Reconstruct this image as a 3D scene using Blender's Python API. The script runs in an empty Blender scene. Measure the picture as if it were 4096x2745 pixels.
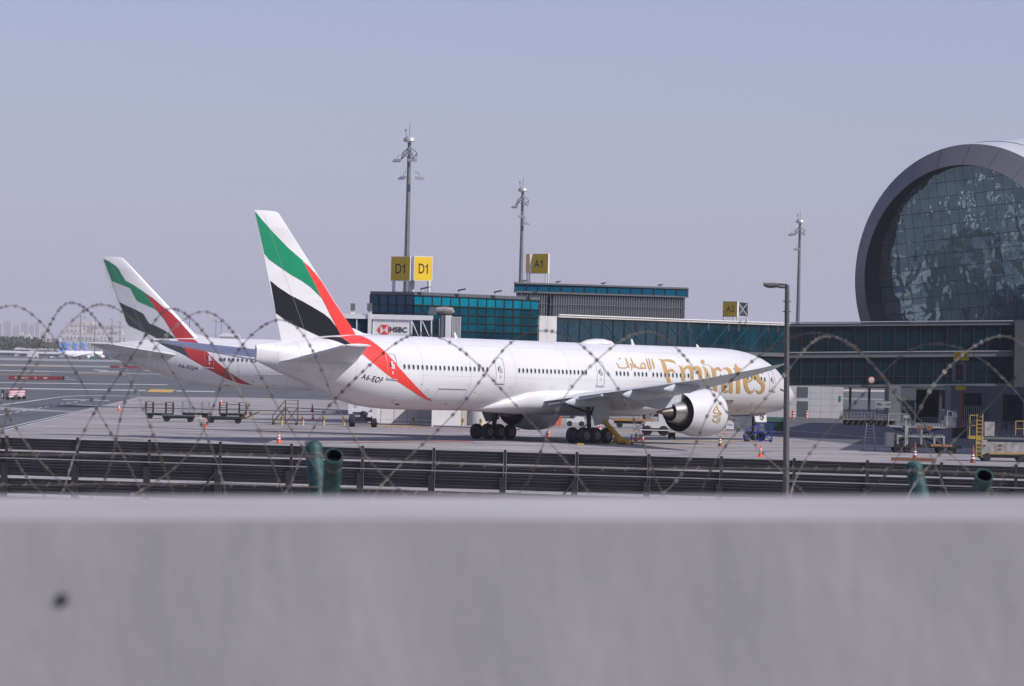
import bpy, bmesh, math, random
from mathutils import Vector, Matrix
from mathutils.geometry import tessellate_polygon
random.seed(7)
scene = bpy.context.scene
COL = scene.collection
R = math.radians

# ------------------------------------------------------------------ camera
CAM_H, FPX, YH, ROLL = 7.25, 14600.0, 1432.0, 0.023
pitch = math.atan((YH - 1372.5) / FPX)
cam_rot = Matrix.Rotation(math.pi / 2 + pitch, 3, 'X') @ Matrix.Rotation(math.atan(ROLL), 3, 'Z')
cd = bpy.data.cameras.new('camera')
cd.sensor_width = 36.0
cd.lens = FPX / 4096 * 36.0
cd.clip_start, cd.clip_end = 0.1, 60000
cd.dof.use_dof = True
cd.dof.focus_distance = 330
cd.dof.aperture_fstop = 11.5
cam = bpy.data.objects.new('camera', cd)
COL.objects.link(cam)
cam.matrix_world = Matrix.Translation((0, 0, CAM_H)) @ cam_rot.to_4x4()
scene.camera = cam

# ------------------------------------------------------------------ sky, sun, exposure
SUN_EL, SUN_AZ = R(41), R(-28)          # azimuth measured from +X towards +Y
world = bpy.data.worlds.new('World')
scene.world = world
world.use_nodes = True
wn = world.node_tree.nodes
wl = world.node_tree.links
wn.clear()
sky = wn.new('ShaderNodeTexSky')
sky.sky_type = 'NISHITA'
sky.sun_disc = False
sky.sun_elevation = SUN_EL
sky.sun_rotation = math.pi / 2 - SUN_AZ
sky.air_density = 1.0
sky.dust_density = 1.0
sky.ozone_density = 1.0
mixn = wn.new('ShaderNodeMix')
mixn.data_type = 'RGBA'
mixn.inputs['Factor'].default_value = 0.5
mixn.inputs['B'].default_value = (3.85, 3.7, 6.95, 1)      # even, dusty lavender air
bg = wn.new('ShaderNodeBackground')
bg.inputs['Strength'].default_value = 0.1
wo = wn.new('ShaderNodeOutputWorld')
wl.new(sky.outputs['Color'], mixn.inputs['A'])
wl.new(mixn.outputs['Result'], bg.inputs['Color'])
wl.new(bg.outputs['Background'], wo.inputs['Surface'])
sd = bpy.data.lights.new('sun', 'SUN')
sd.energy = 4.4
sd.angle = R(0.6)
sd.color = (1.0, 0.95, 0.9)
sun = bpy.data.objects.new('sun', sd)
COL.objects.link(sun)
sdir = Vector((math.cos(SUN_EL) * math.cos(SUN_AZ), math.cos(SUN_EL) * math.sin(SUN_AZ), math.sin(SUN_EL)))
sun.rotation_euler = sdir.to_track_quat('Z', 'Y').to_euler()
sun.location = sdir * 500
scene.view_settings.view_transform = 'Standard'
scene.view_settings.look = 'None'
scene.view_settings.exposure = 0.0
scene.view_settings.gamma = 1.0
scene.cycles.volume_bounces = 1
scene.cycles.max_bounces = 8

# ------------------------------------------------------------------ helpers
def ray(x, y):
    d = cam_rot @ Vector(((x - 2048) / FPX, -(y - 1372.5) / FPX, -1.0))
    return d / d.y
def at(x, y, Y):
    """survey point: image position of the photograph and measured distance -> place"""
    return Vector((0, 0, CAM_H)) + ray(x, y) * Y
def gr(x, y, z=0.0):
    d = ray(x, y)
    p = Vector((0, 0, CAM_H)) + d * ((z - CAM_H) / d.z)
    return p

MATS = {}
def mat(name, col, rough=0.6, metal=0.0, var=0.08, scale=3.0, bump=0.0, spec=0.5, col2=None, coat=0.0, detail=4.0, stretch=None):
    if name in MATS: return MATS[name]
    m = bpy.data.materials.new(name)
    m.use_nodes = True
    nt = m.node_tree
    b = nt.nodes['Principled BSDF']
    b.inputs['Roughness'].default_value = rough
    b.inputs['Metallic'].default_value = metal
    b.inputs['Specular IOR Level'].default_value = spec
    if coat: b.inputs['Coat Weight'].default_value = coat
    tc = nt.nodes.new('ShaderNodeTexCoord')
    mp = nt.nodes.new('ShaderNodeMapping')
    nt.links.new(tc.outputs['Object'], mp.inputs['Vector'])
    if stretch: mp.inputs['Scale'].default_value = stretch
    nz = nt.nodes.new('ShaderNodeTexNoise')
    nz.inputs['Scale'].default_value = scale
    nz.inputs['Detail'].default_value = detail
    nt.links.new(mp.outputs['Vector'], nz.inputs['Vector'])
    cr = nt.nodes.new('ShaderNodeValToRGB')
    cr.color_ramp.elements[0].position = 0.3
    cr.color_ramp.elements[1].position = 0.7
    a = [max(0, c * (1 - var)) for c in col]
    c2 = col2 or [min(1, c * (1 + var)) for c in col]
    cr.color_ramp.elements[0].color = (*a, 1)
    cr.color_ramp.elements[1].color = (*c2, 1)
    nt.links.new(nz.outputs['Fac'], cr.inputs['Fac'])
    nt.links.new(cr.outputs['Color'], b.inputs['Base Color'])
    if bump:
        bp = nt.nodes.new('ShaderNodeBump')
        bp.inputs['Strength'].default_value = bump
        bp.inputs['Distance'].default_value = 0.05
        nt.links.new(nz.outputs['Fac'], bp.inputs['Height'])
        nt.links.new(bp.outputs['Normal'], b.inputs['Normal'])
    MATS[name] = m
    return m

ROOT = {}
def thing(name, label, cat, base=(0, 0, 0), rz=0.0, group=None):
    o = bpy.data.objects.new(name, None)
    o.empty_display_size = 0.5
    COL.objects.link(o)
    o.location = base
    o.rotation_euler = (0, 0, rz)
    o['label'] = label
    o['category'] = cat
    if group: o['group'] = group
    ROOT[o] = Matrix.Translation(base) @ Matrix.Rotation(rz, 4, 'Z')
    return o
def tag(o, label, cat, group=None):
    o['label'] = label
    o['category'] = cat
    if group: o['group'] = group
    return o
def put(name, me, m, parent=None):
    o = bpy.data.objects.new(name, me)
    COL.objects.link(o)
    if m is not None and not me.materials: me.materials.append(m)
    if parent is not None:
        o.parent = parent
        if parent in ROOT: ROOT[o] = ROOT[parent]
    return o
def smooth(o, ang=35):
    me = o.data
    for p in me.polygons: p.use_smooth = True
    try: me.set_sharp_from_angle(angle=R(ang))
    except Exception: pass
    return o

class MB:
    """collects shapes into one mesh"""
    def __init__(s): s.v = []; s.f = []
    def add(s, vs, fs):
        n = len(s.v)
        s.v += [Vector(q) for q in vs]
        s.f += [tuple(i + n for i in f) for f in fs]
        return s
    def quad(s, *p): return s.add(p, [tuple(range(len(p)))])
    def box(s, a, b):
        (x0, y0, z0), (x1, y1, z1) = a, b
        return s.add([(x0, y0, z0), (x1, y0, z0), (x1, y1, z0), (x0, y1, z0), (x0, y0, z1), (x1, y0, z1), (x1, y1, z1), (x0, y1, z1)],
                     [(3, 2, 1, 0), (4, 5, 6, 7), (0, 1, 5, 4), (1, 2, 6, 5), (2, 3, 7, 6), (3, 0, 4, 7)])
    def beam(s, a, b, w, h=None, up=(0, 0, 1)):
        a, b = Vector(a), Vector(b); h = h or w
        d = (b - a).normalized(); up = Vector(up)
        if abs(d.dot(up)) > 0.98: up = Vector((1, 0, 0))
        x = d.cross(up).normalized() * (w / 2); y = x.cross(d).normalized() * (h / 2)
        return s.add([a - x - y, a + x - y, a + x + y, a - x + y, b - x - y, b + x - y, b + x + y, b - x + y],
                     [(3, 2, 1, 0), (4, 5, 6, 7), (0, 1, 5, 4), (1, 2, 6, 5), (2, 3, 7, 6), (3, 0, 4, 7)])
    def tube(s, pts, r, n=8, cap=True, closed=False):
        pts = [Vector(p) for p in pts]; N = len(pts); rings = []
        rs = r if isinstance(r, (list, tuple)) else [r] * N
        pu = None
        for i, p in enumerate(pts):
            if closed: d = (pts[(i + 1) % N] - pts[i - 1])
            else: d = pts[min(i + 1, N - 1)] - pts[max(i - 1, 0)]
            d = d.normalized()
            if pu is None:
                u = Vector((0, 0, 1)) if abs(d.z) < 0.95 else Vector((1, 0, 0))
                u = (u - d * u.dot(d)).normalized()
            else:
                u = (pu - d * pu.dot(d)).normalized()
            pu = u; w = d.cross(u)
            rings.append([p + (u * math.cos(2 * math.pi * k / n) + w * math.sin(2 * math.pi * k / n)) * rs[i] for k in range(n)])
        vs = [q for g in rings for q in g]; fs = []
        for i in range(N if closed else N - 1):
            j = (i + 1) % N
            for k in range(n):
                fs.append((i * n + k, i * n + (k + 1) % n, j * n + (k + 1) % n, j * n + k))
        if cap and not closed:
            fs.append(tuple(reversed(range(n)))); fs.append(tuple((N - 1) * n + k for k in range(n)))
        return s.add(vs, fs)
    def rings(s, rr, cap0=True, cap1=True):
        n = len(rr[0]); fs = []
        for i in range(len(rr) - 1):
            for k in range(n):
                fs.append((i * n + k, i * n + (k + 1) % n, (i + 1) * n + (k + 1) % n, (i + 1) * n + k))
        if cap0: fs.append(tuple(reversed(range(n))))
        if cap1: fs.append(tuple((len(rr) - 1) * n + k for k in range(n)))
        return s.add([q for r_ in rr for q in r_], fs)
    def lathe(s, prof, c=(0, 0, 0), axis='X', n=24, cap0=False, cap1=False):
        rr = []
        for a, r in prof:
            ring = []
            for k in range(n):
                t = 2 * math.pi * k / n; u, w = r * math.cos(t), r * math.sin(t)
                q = (a, u, w) if axis == 'X' else ((u, a, w) if axis == 'Y' else (u, w, a))
                ring.append(Vector(c) + Vector(q))
            rr.append(ring)
        return s.rings(rr, cap0, cap1)
    def prism(s, poly, z0, z1):
        n = len(poly)
        return s.add([(x, y, z0) for x, y in poly] + [(x, y, z1) for x, y in poly],
                     [tuple(reversed(range(n))), tuple(range(n, 2 * n))] + [(k, (k + 1) % n, n + (k + 1) % n, n + k) for k in range(n)])
    def slab(s, poly, nrm, t):
        """planar polygon given thickness t along nrm"""
        n = len(poly); nv = Vector(nrm).normalized() * t; P0 = [Vector(p) for p in poly]
        return s.add(P0 + [p + nv for p in P0], [tuple(reversed(range(n))), tuple(range(n, 2 * n))] + [(k, (k + 1) % n, n + (k + 1) % n, n + k) for k in range(n)])
    def mesh(s, name, inv=None):
        me = bpy.data.meshes.new(name)
        vs = [inv @ q for q in s.v] if inv is not None else s.v
        me.from_pydata([tuple(q) for q in vs], [], s.f)
        bm = bmesh.new(); bm.from_mesh(me)
        bmesh.ops.recalc_face_normals(bm, faces=bm.faces)
        bm.to_mesh(me); bm.free()
        return me
    def build(s, name, m, parent=None, world=False, sm=None):
        inv = ROOT[parent].inverted() if (world and parent in ROOT) else None
        o = put(name, s.mesh(name, inv), m, parent)
        if sm: smooth(o, sm)
        return o

def structure(name, mb, m, parent=None):
    o = mb.build(name, m, parent)
    if parent is None: o['kind'] = 'structure'
    return o
def copy_tree(o, parent=None):
    c = o.copy(); COL.objects.link(c); c.parent = parent
    for ch in list(o.children): copy_tree(ch, c)
    return c
def again(root, label, base, rz=None, group=None):
    c = copy_tree(root)
    c.location = base
    if rz is not None: c.rotation_euler = (0, 0, rz)
    c['label'] = label
    if group: c['group'] = group
    return c

def text2d(body, size=1.0, shear=0.0, bold=0.0, ax='CENTER', sx=1.0, space=1.0):
    """letters as flat triangles: list of 2-D points and faces"""
    cu = bpy.data.curves.new('letters', 'FONT')
    cu.body = body; cu.size = size; cu.shear = shear; cu.offset = bold
    cu.align_x = ax; cu.align_y = 'CENTER'; cu.resolution_u = 3; cu.space_character = space
    o = bpy.data.objects.new('letters', cu); COL.objects.link(o)
    bpy.context.view_layer.update()
    me = bpy.data.meshes.new_from_object(o.evaluated_get(bpy.context.evaluated_depsgraph_get()))
    vs = [(v.co.x * sx, v.co.y) for v in me.vertices]; fs = [tuple(p.vertices) for p in me.polygons]
    bpy.data.objects.remove(o); bpy.data.curves.remove(cu); bpy.data.meshes.remove(me)
    return vs, fs
def digit_one(vs, fs, x, h):
    """a figure one with a flag, cap height h, left edge x"""
    t = h * .15
    n = len(vs)
    vs += [(x + .30 * h, -h / 2), (x + .30 * h + t, -h / 2), (x + .30 * h + t, h / 2), (x + .34 * h, h / 2), (x + .30 * h, h * .33), (x + .06 * h, h * .27), (x + .06 * h, h * .16), (x + .30 * h, h * .19)]
    fs += [(n, n + 1, n + 2, n + 3, n + 4), (n + 4, n + 5, n + 6, n + 7)]
def gate_code(letter, size, sx=.88):
    """gate letter followed by a flagged figure one"""
    vs, fs = text2d(letter, size, 0, .012, 'CENTER', sx)
    x0 = min(v[0] for v in vs); x1 = max(v[0] for v in vs); y0 = min(v[1] for v in vs); y1 = max(v[1] for v in vs); h = y1 - y0
    w = (x1 - x0) + .06 * h + .45 * h
    vs = [(a - x0 - w / 2, b - (y0 + y1) / 2) for a, b in vs]
    digit_one(vs, fs, (x1 - x0) - w / 2 + .04 * h, h)
    return vs, fs
def text_on(parent, body, size, org, xd, yd, m, off=0.02, bold=0.0, name='lettering', ax='CENTER', sx=1.0, world=True):
    vs, fs = gate_code(body[0], size) if body in ('D1', 'A1') else text2d(body, size, 0, bold, ax, sx)
    org, xd, yd = Vector(org), Vector(xd).normalized(), Vector(yd).normalized()
    n = xd.cross(yd).normalized() * off
    return MB().add([org + xd * x + yd * y + n for x, y in vs], fs).build(name, m, parent, world)
# ------------------------------------------------------------------ airliner geometry (s = metres aft of the nose, lat = metres to starboard)
PROF = [(0,4.5,4.4,.05),(.25,4.98,3.9,.55),(.8,5.38,3.52,.95),(1.6,5.78,3.2,1.36),(2.6,6.3,2.98,1.76),(3.6,7.0,2.84,2.1),(4.6,7.55,2.75,2.37),(6,8.05,2.66,2.68),(8,8.5,2.6,2.93),(10,8.7,2.58,3.05),(12,8.77,2.57,3.1),(14,8.77,2.57,3.1),(52,8.77,2.57,3.1),(54,8.77,2.57,3.1),(57.5,8.77,2.6,3.06),(61,8.75,2.88,2.92),(64,8.65,3.6,2.62),(67,8.4,4.48,2.15),(70,8.05,5.38,1.45),(72,7.78,5.98,.62),(73.1,7.6,6.33,.12)]
def hermite(T, x, c):
    if x <= T[0][0]: return T[0][c]
    if x >= T[-1][0]: return T[-1][c]
    for i in range(len(T) - 1):
        if x <= T[i + 1][0]: break
    def sl(a, b): return (T[b][c] - T[a][c]) / (T[b][0] - T[a][0])
    d = sl(i, i + 1)
    def tan(k):
        if k == 0 or k == len(T) - 1: return d
        a, b = sl(k - 1, k), sl(k, k + 1)
        return 0 if a * b <= 0 else 2 * a * b / (a + b)
    m0, m1 = tan(i), tan(i + 1); h = T[i + 1][0] - T[i][0]; t = (x - T[i][0]) / h
    return (2*t**3-3*t*t+1)*T[i][c] + (t**3-2*t*t+t)*h*m0 + (-2*t**3+3*t*t)*T[i+1][c] + (t**3-t*t)*h*m1
def prof(s):
    t, b, w = hermite(PROF, s, 1), hermite(PROF, s, 2), hermite(PROF, s, 3)
    return (t + b) / 2, (t - b) / 2, w
def L(s, lat, z): return Vector((37 - s, -lat, z))
def surf(s, th, off=0.0):
    zc, h, w = prof(s); t = R(th); c, sn = math.cos(t), math.sin(t)
    n = Vector((0, -c / max(w, .05), sn / max(h, .05))).normalized()
    return L(s, w * c, zc + h * sn) + n * off
def surf_frame(s, th, off):
    p = surf(s, th, off); x = (surf(s - .1, th) - surf(s + .1, th)).normalized()
    y = (surf(s, th + 1) - surf(s, th - 1)).normalized(); n = x.cross(y).normalized(); y = n.cross(x)
    return Matrix(((x.x, y.x, n.x, p.x), (x.y, y.y, n.y, p.y), (x.z, y.z, n.z, p.z), (0, 0, 0, 1)))
def grid_cut(poly, ds, dt):
    """flat polygon -> small triangles / quads cut on a grid"""
    tris = tessellate_polygon([[Vector((a, b, 0)) for a, b in poly]])
    bm = bmesh.new()
    vs = [bm.verts.new((a, b, 0)) for a, b in poly]
    for t in tris:
        try: bm.faces.new([vs[i] for i in t])
        except ValueError: pass
    for ax, st in ((0, ds), (1, dt)):
        lo = min(p[ax] for p in poly); hi = max(p[ax] for p in poly); k = math.ceil(lo / st)
        while k * st < hi:
            co = [0, 0, 0]; no = [0, 0, 0]; co[ax] = k * st; no[ax] = 1
            bmesh.ops.bisect_plane(bm, geom=bm.verts[:] + bm.edges[:] + bm.faces[:], plane_co=co, plane_no=no)
            k += 1
    bm.verts.index_update()
    out = [(v.co.x, v.co.y) for v in bm.verts], [tuple(v.index for v in f.verts) for f in bm.faces]
    bm.free()
    return out
def decal_fus(name, poly, m, parent, off=0.012):
    vs, fs = grid_cut(poly, .7, 3.0)
    return smooth(MB().add([surf(a, b, off) for a, b in vs], fs).build(name, m, parent), 60)
def fin_edges(z): return 61.0 + (z - 8.35) * .995, 70.3 + (z - 8.35) * .336
def fin_half(s, z):
    le, te = fin_edges(z); c = te - le; x = min(max((s - le) / c, 0), 1); t = .095
    return 5 * t * c * (.2969 * math.sqrt(x) - .126 * x - .3516 * x * x + .2843 * x**3 - .1036 * x**4)
def decal_fin(name, poly, m, parent, off=.03):
    pp = []
    for s, z in poly:
        z = min(max(z, 8.0), 18.28); le, te = fin_edges(z); pp.append((min(max(s, le + .02), te - .015), z))
    vs, fs = grid_cut(pp, .22, 1.2)
    mb = MB()
    mb.add([L(s, fin_half(s, z) + off, z) for s, z in vs], fs)
    mb.add([L(s, -fin_half(s, z) - off, z) for s, z in vs], [tuple(reversed(f)) for f in fs])
    return smooth(mb.build(name, m, parent), 60)
def ribbon(name, strips, m, parent, f, off=.014):
    mb = MB()
    for i, st in enumerate(strips):
        rows = []
        for a0, b0, a1, b1 in st:
            rows.append([f(a0 + (a1 - a0) * k / 4, b0 + (b1 - b0) * k / 4, off + i * .0015) for k in range(5)])
        vs = [q for r_ in rows for q in r_]; fs = []
        for r_ in range(len(rows) - 1):
            for k in range(4): fs.append((r_ * 5 + k, r_ * 5 + k + 1, r_ * 5 + k + 6, r_ * 5 + k + 5))
        mb.add(vs, fs)
    return smooth(mb.build(name, m, parent), 60)
def foil(s0, c, t, n=9):
    """closed airfoil section: (s, dz) from trailing edge over the top to the leading edge and back"""
    xs = [.5 * (1 + math.cos(math.pi * k / n)) for k in range(n + 1)]
    th = lambda x: 5 * t * c * (.2969 * math.sqrt(x) - .126 * x - .3516 * x * x + .2843 * x**3 - .1015 * x**4)
    up = [(s0 + x * c, th(x) * 1.15 + .012 * c * math.sin(math.pi * x)) for x in xs]
    lo = [(s0 + x * c, -th(x) * .85 + .012 * c * math.sin(math.pi * x)) for x in reversed(xs[1:-1])]
    return up + lo
def lift(name, secs, side, m, parent, vertical=False):
    rr = []
    for lat, le, te, z, t in secs:
        rr.append([L(s, side * lat, z + dz) for s, dz in foil(le, te - le, t)])
    return smooth(MB().rings(rr).build(name, m, parent), 50)

M_WHITE = mat('white_paint', (.585, .585, .605), .38, 0, .06, .7, col2=(.65, .65, .67), coat=.08, stretch=(.12, 1, 1))
M_GREYP = mat('wing_grey_paint', (.5, .52, .54), .4, 0, .06, 1.2)
M_FAIR = mat('fairing_grey', (.42, .45, .48), .4, 0, .06, 1.5)
M_RED = mat('red_paint', (.72, .045, .035), .35, 0, .05, .8)
M_GREEN = mat('green_paint', (.0, .21, .10), .35, 0, .05, .8)
M_BLACK = mat('black_paint', (.009, .010, .014), .45, 0, .1, .8, spec=.2)
M_GOLD = mat('gold_paint', (.48, .31, .12), .35, .15, .06, .8)
M_OUT = mat('door_line_grey', (.35, .36, .38), .5)
M_PANE = mat('cabin_window_glass', (.03, .04, .05), .12, 0, .2, 8)
M_METAL = mat('bare_metal', (.55, .52, .5), .3, .9, .1, 3)
M_HOT = mat('exhaust_metal', (.16, .14, .13), .4, .8, .2, 3)
M_RUB = mat('tyre_rubber', (.018, .018, .02), .8, 0, .2, 6)
M_RIM = mat('wheel_rim', (.2, .205, .215), .4, .5)
M_DARK = mat('dark_steel', (.03, .032, .036), .6, .3, .2, 5)
M_BLK = mat('black_lettering', (.015, .015, .02), .5)

def lined(name, col, line, scale=3.0):
    """paint printed with fine curved feather lines"""
    m = mat(name, col, .35, 0, .05, .8)
    nt = m.node_tree; b = nt.nodes['Principled BSDF']
    tc = nt.nodes.new('ShaderNodeTexCoord'); mp = nt.nodes.new('ShaderNodeMapping')
    mp.inputs['Rotation'].default_value = (0, R(-32), 0)
    nt.links.new(tc.outputs['Object'], mp.inputs['Vector'])
    w = nt.nodes.new('ShaderNodeTexWave'); w.bands_direction = 'Z'; w.inputs['Scale'].default_value = scale
    w.inputs['Distortion'].default_value = .6; w.inputs['Detail'].default_value = 0
    nt.links.new(mp.outputs['Vector'], w.inputs['Vector'])
    rp = nt.nodes.new('ShaderNodeValToRGB'); rp.color_ramp.elements[0].position = .84; rp.color_ramp.elements[1].position = .97
    nt.links.new(w.outputs['Fac'], rp.inputs['Fac'])
    mx = nt.nodes.new('ShaderNodeMix'); mx.data_type = 'RGBA'
    src = b.inputs['Base Color'].links[0].from_socket
    nt.links.new(rp.outputs['Color'], mx.inputs['Factor']); nt.links.new(src, mx.inputs['A']); mx.inputs['B'].default_value = (*line, 1)
    nt.links.new(mx.outputs['Result'], b.inputs['Base Color'])
    return m

def wheel(parent, c, r, w, name='wheel'):
    """c in airliner-local metres; axle along lat"""
    mb = MB(); y0 = c[1]
    mb.lathe([(-w/2, r*.55), (-w/2, r*.86), (-w*.38, r*.97), (-w*.2, r), (w*.2, r), (w*.38, r*.97), (w/2, r*.86), (w/2, r*.55)], c, 'Y', 22, True, True)
    t = smooth(mb.build('tyre', M_RUB, parent), 40)
    rb = MB().lathe([(-w/2-.012, .05), (-w/2-.012, r*.36), (-w/2-.03, r*.5), (-w/2-.005, r*.56)], c, 'Y', 18, True).lathe([(-w/2-.05, .05), (-w/2-.05, r*.14), (-w/2-.013, r*.16)], c, 'Y', 10, True)
    rb.build('rim', M_RIM, t)
    return t

def engine(root, side, detail=True):
    c = L(0, side * 9.6, 2.85) - Vector((37, 0, 0))
    def X(s): return 37 - s
    NP = [(24.9 + 4.9 * k / 24, 0) for k in range(25)]
    NP = [(a, hermite([(24.9,1.72),(25.2,1.95),(26.15,2.1),(27.4,2.1),(28.65,1.92),(29.8,1.68)], a, 1)) for a, _ in NP]
    eng = MB().lathe([(X(a), r) for a, r in NP], c, 'X', 48).build('engine', M_WHITE, root); smooth(eng, 40)
    MB().lathe([(X(24.9), 1.72), (X(25.0), 1.62), (X(25.4), 1.58), (X(26), 1.62), (X(29), 1.6), (X(29.78), 1.66)], c, 'X', 40).build('duct_lining', M_DARK, eng, sm=50)
    MB().lathe([(X(24.84), 1.74), (X(24.92), 1.84), (X(25.1), 1.93), (X(25.12), 1.935), (X(25.0), 1.76)], c, 'X', 40).build('inlet_lip', M_METAL, eng, sm=50)
    fb = MB()
    for k in range(22):
        a = 2 * math.pi * k / 22
        d = Vector((0, math.cos(a), math.sin(a))); t = Vector((0, -math.sin(a), math.cos(a)))
        p = c + Vector((X(25.9), 0, 0))
        fb.quad(p + d * .3 - t * .05, p + d * 1.6 - t * .17, p + d * 1.6 + t * .17 + Vector((.35, 0, 0)), p + d * .3 + t * .05 + Vector((.15, 0, 0)))
    fb.build('fan', M_DARK, eng)
    MB().lathe([(X(26.4), .9), (X(26.4), 1.62)], c, 'X', 32).build('bulkhead', M_DARK, eng)
    MB().lathe([(X(27.5), 1.2), (X(29.4), 1.18), (X(30.2), 1.02), (X(31.1), .82), (X(31.12), .76), (X(30.2), .74)], c, 'X', 36, True).build('core_cowl', M_METAL, eng, sm=50)
    MB().lathe([(X(30.2), .74), (X(30.6), .62), (X(31.3), .44), (X(32.2), .2), (X(32.85), .09), (X(32.86), .05)], c, 'X', 28, True, True).build('exhaust_cone', M_HOT, eng, sm=50)
    # pylon
    prof_ = [(26.0,4.9),(27.2,5.15),(29.0,5.15),(31.0,4.95),(36.5,4.5),(36.8,3.95),(34.5,3.35),(32.6,3.1),(31.0,3.35),(30.0,3.75),(29.0,4.4),(27,4.6)]
    pm = MB()
    for k in (0,):
        n = len(prof_)
        wd = [.12,.25,.3,.3,.1,.08,.2,.24,.28,.3,.3,.25]
        vs = [L(a, side * 9.6 - w, z) for (a, z), w in zip(prof_, wd)] + [L(a, side * 9.6 + w, z) for (a, z), w in zip(prof_, wd)]
        pm.add(vs, [tuple(reversed(range(n))), tuple(range(n, 2 * n))] + [(q, (q + 1) % n, n + (q + 1) % n, n + q) for q in range(n)])
    pm.build('pylon', M_FAIR, root)
    return eng

def gear(root, side):
    g = MB()
    p = L(37.1, side * 5.5, 3.9)
    g.tube([L(36.9, side * 5.0, 4.0), L(37.1, side * 5.5, 1.0)], .2, 12).tube([L(37.1, side * 5.5, 2.2), L(37.1, side * 5.5, .66)], .13, 10)
    g.beam(L(35.45, side * 5.5, .68), L(38.75, side * 5.5, .68), .28, .34)
    g.tube([L(37.05, side * 5.45, 2.6), L(37.2, side * 2.9, 3.3)], .09).tube([L(37.1, side * 5.5, 2.4), L(34.6, side * 4.2, 3.7)], .09)
    g.tube([L(37.3, side * 5.5, 1.7), L(38.2, side * 5.5, 1.25), L(37.4, side * 5.5, .8)], .06)
    for k in (-1.47, 0, 1.47): g.tube([L(37.1 + k, side * 5.5 - .8, .68), L(37.1 + k, side * 5.5 + .8, .68)], .09)
    g = g.build('landing_gear', M_DARK, root)
    for k in (-1.47, 0, 1.47):
        for q in (-.7, .7): wheel(g, L(37.1 + k, side * 5.5 + q, .68), .68, .52)
    d = MB().slab([L(35.6, side * 6.45, 3.75), L(37.5, side * 6.45, 3.75), L(37.75, side * 6.3, 2.4), L(37.3, side * 6.2, 1.55), L(35.5, side * 6.2, 1.75), L(35.4, side * 6.3, 2.6)], (0, -side, 0), .07)
    d.build('gear_door', M_FAIR, root)

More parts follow.
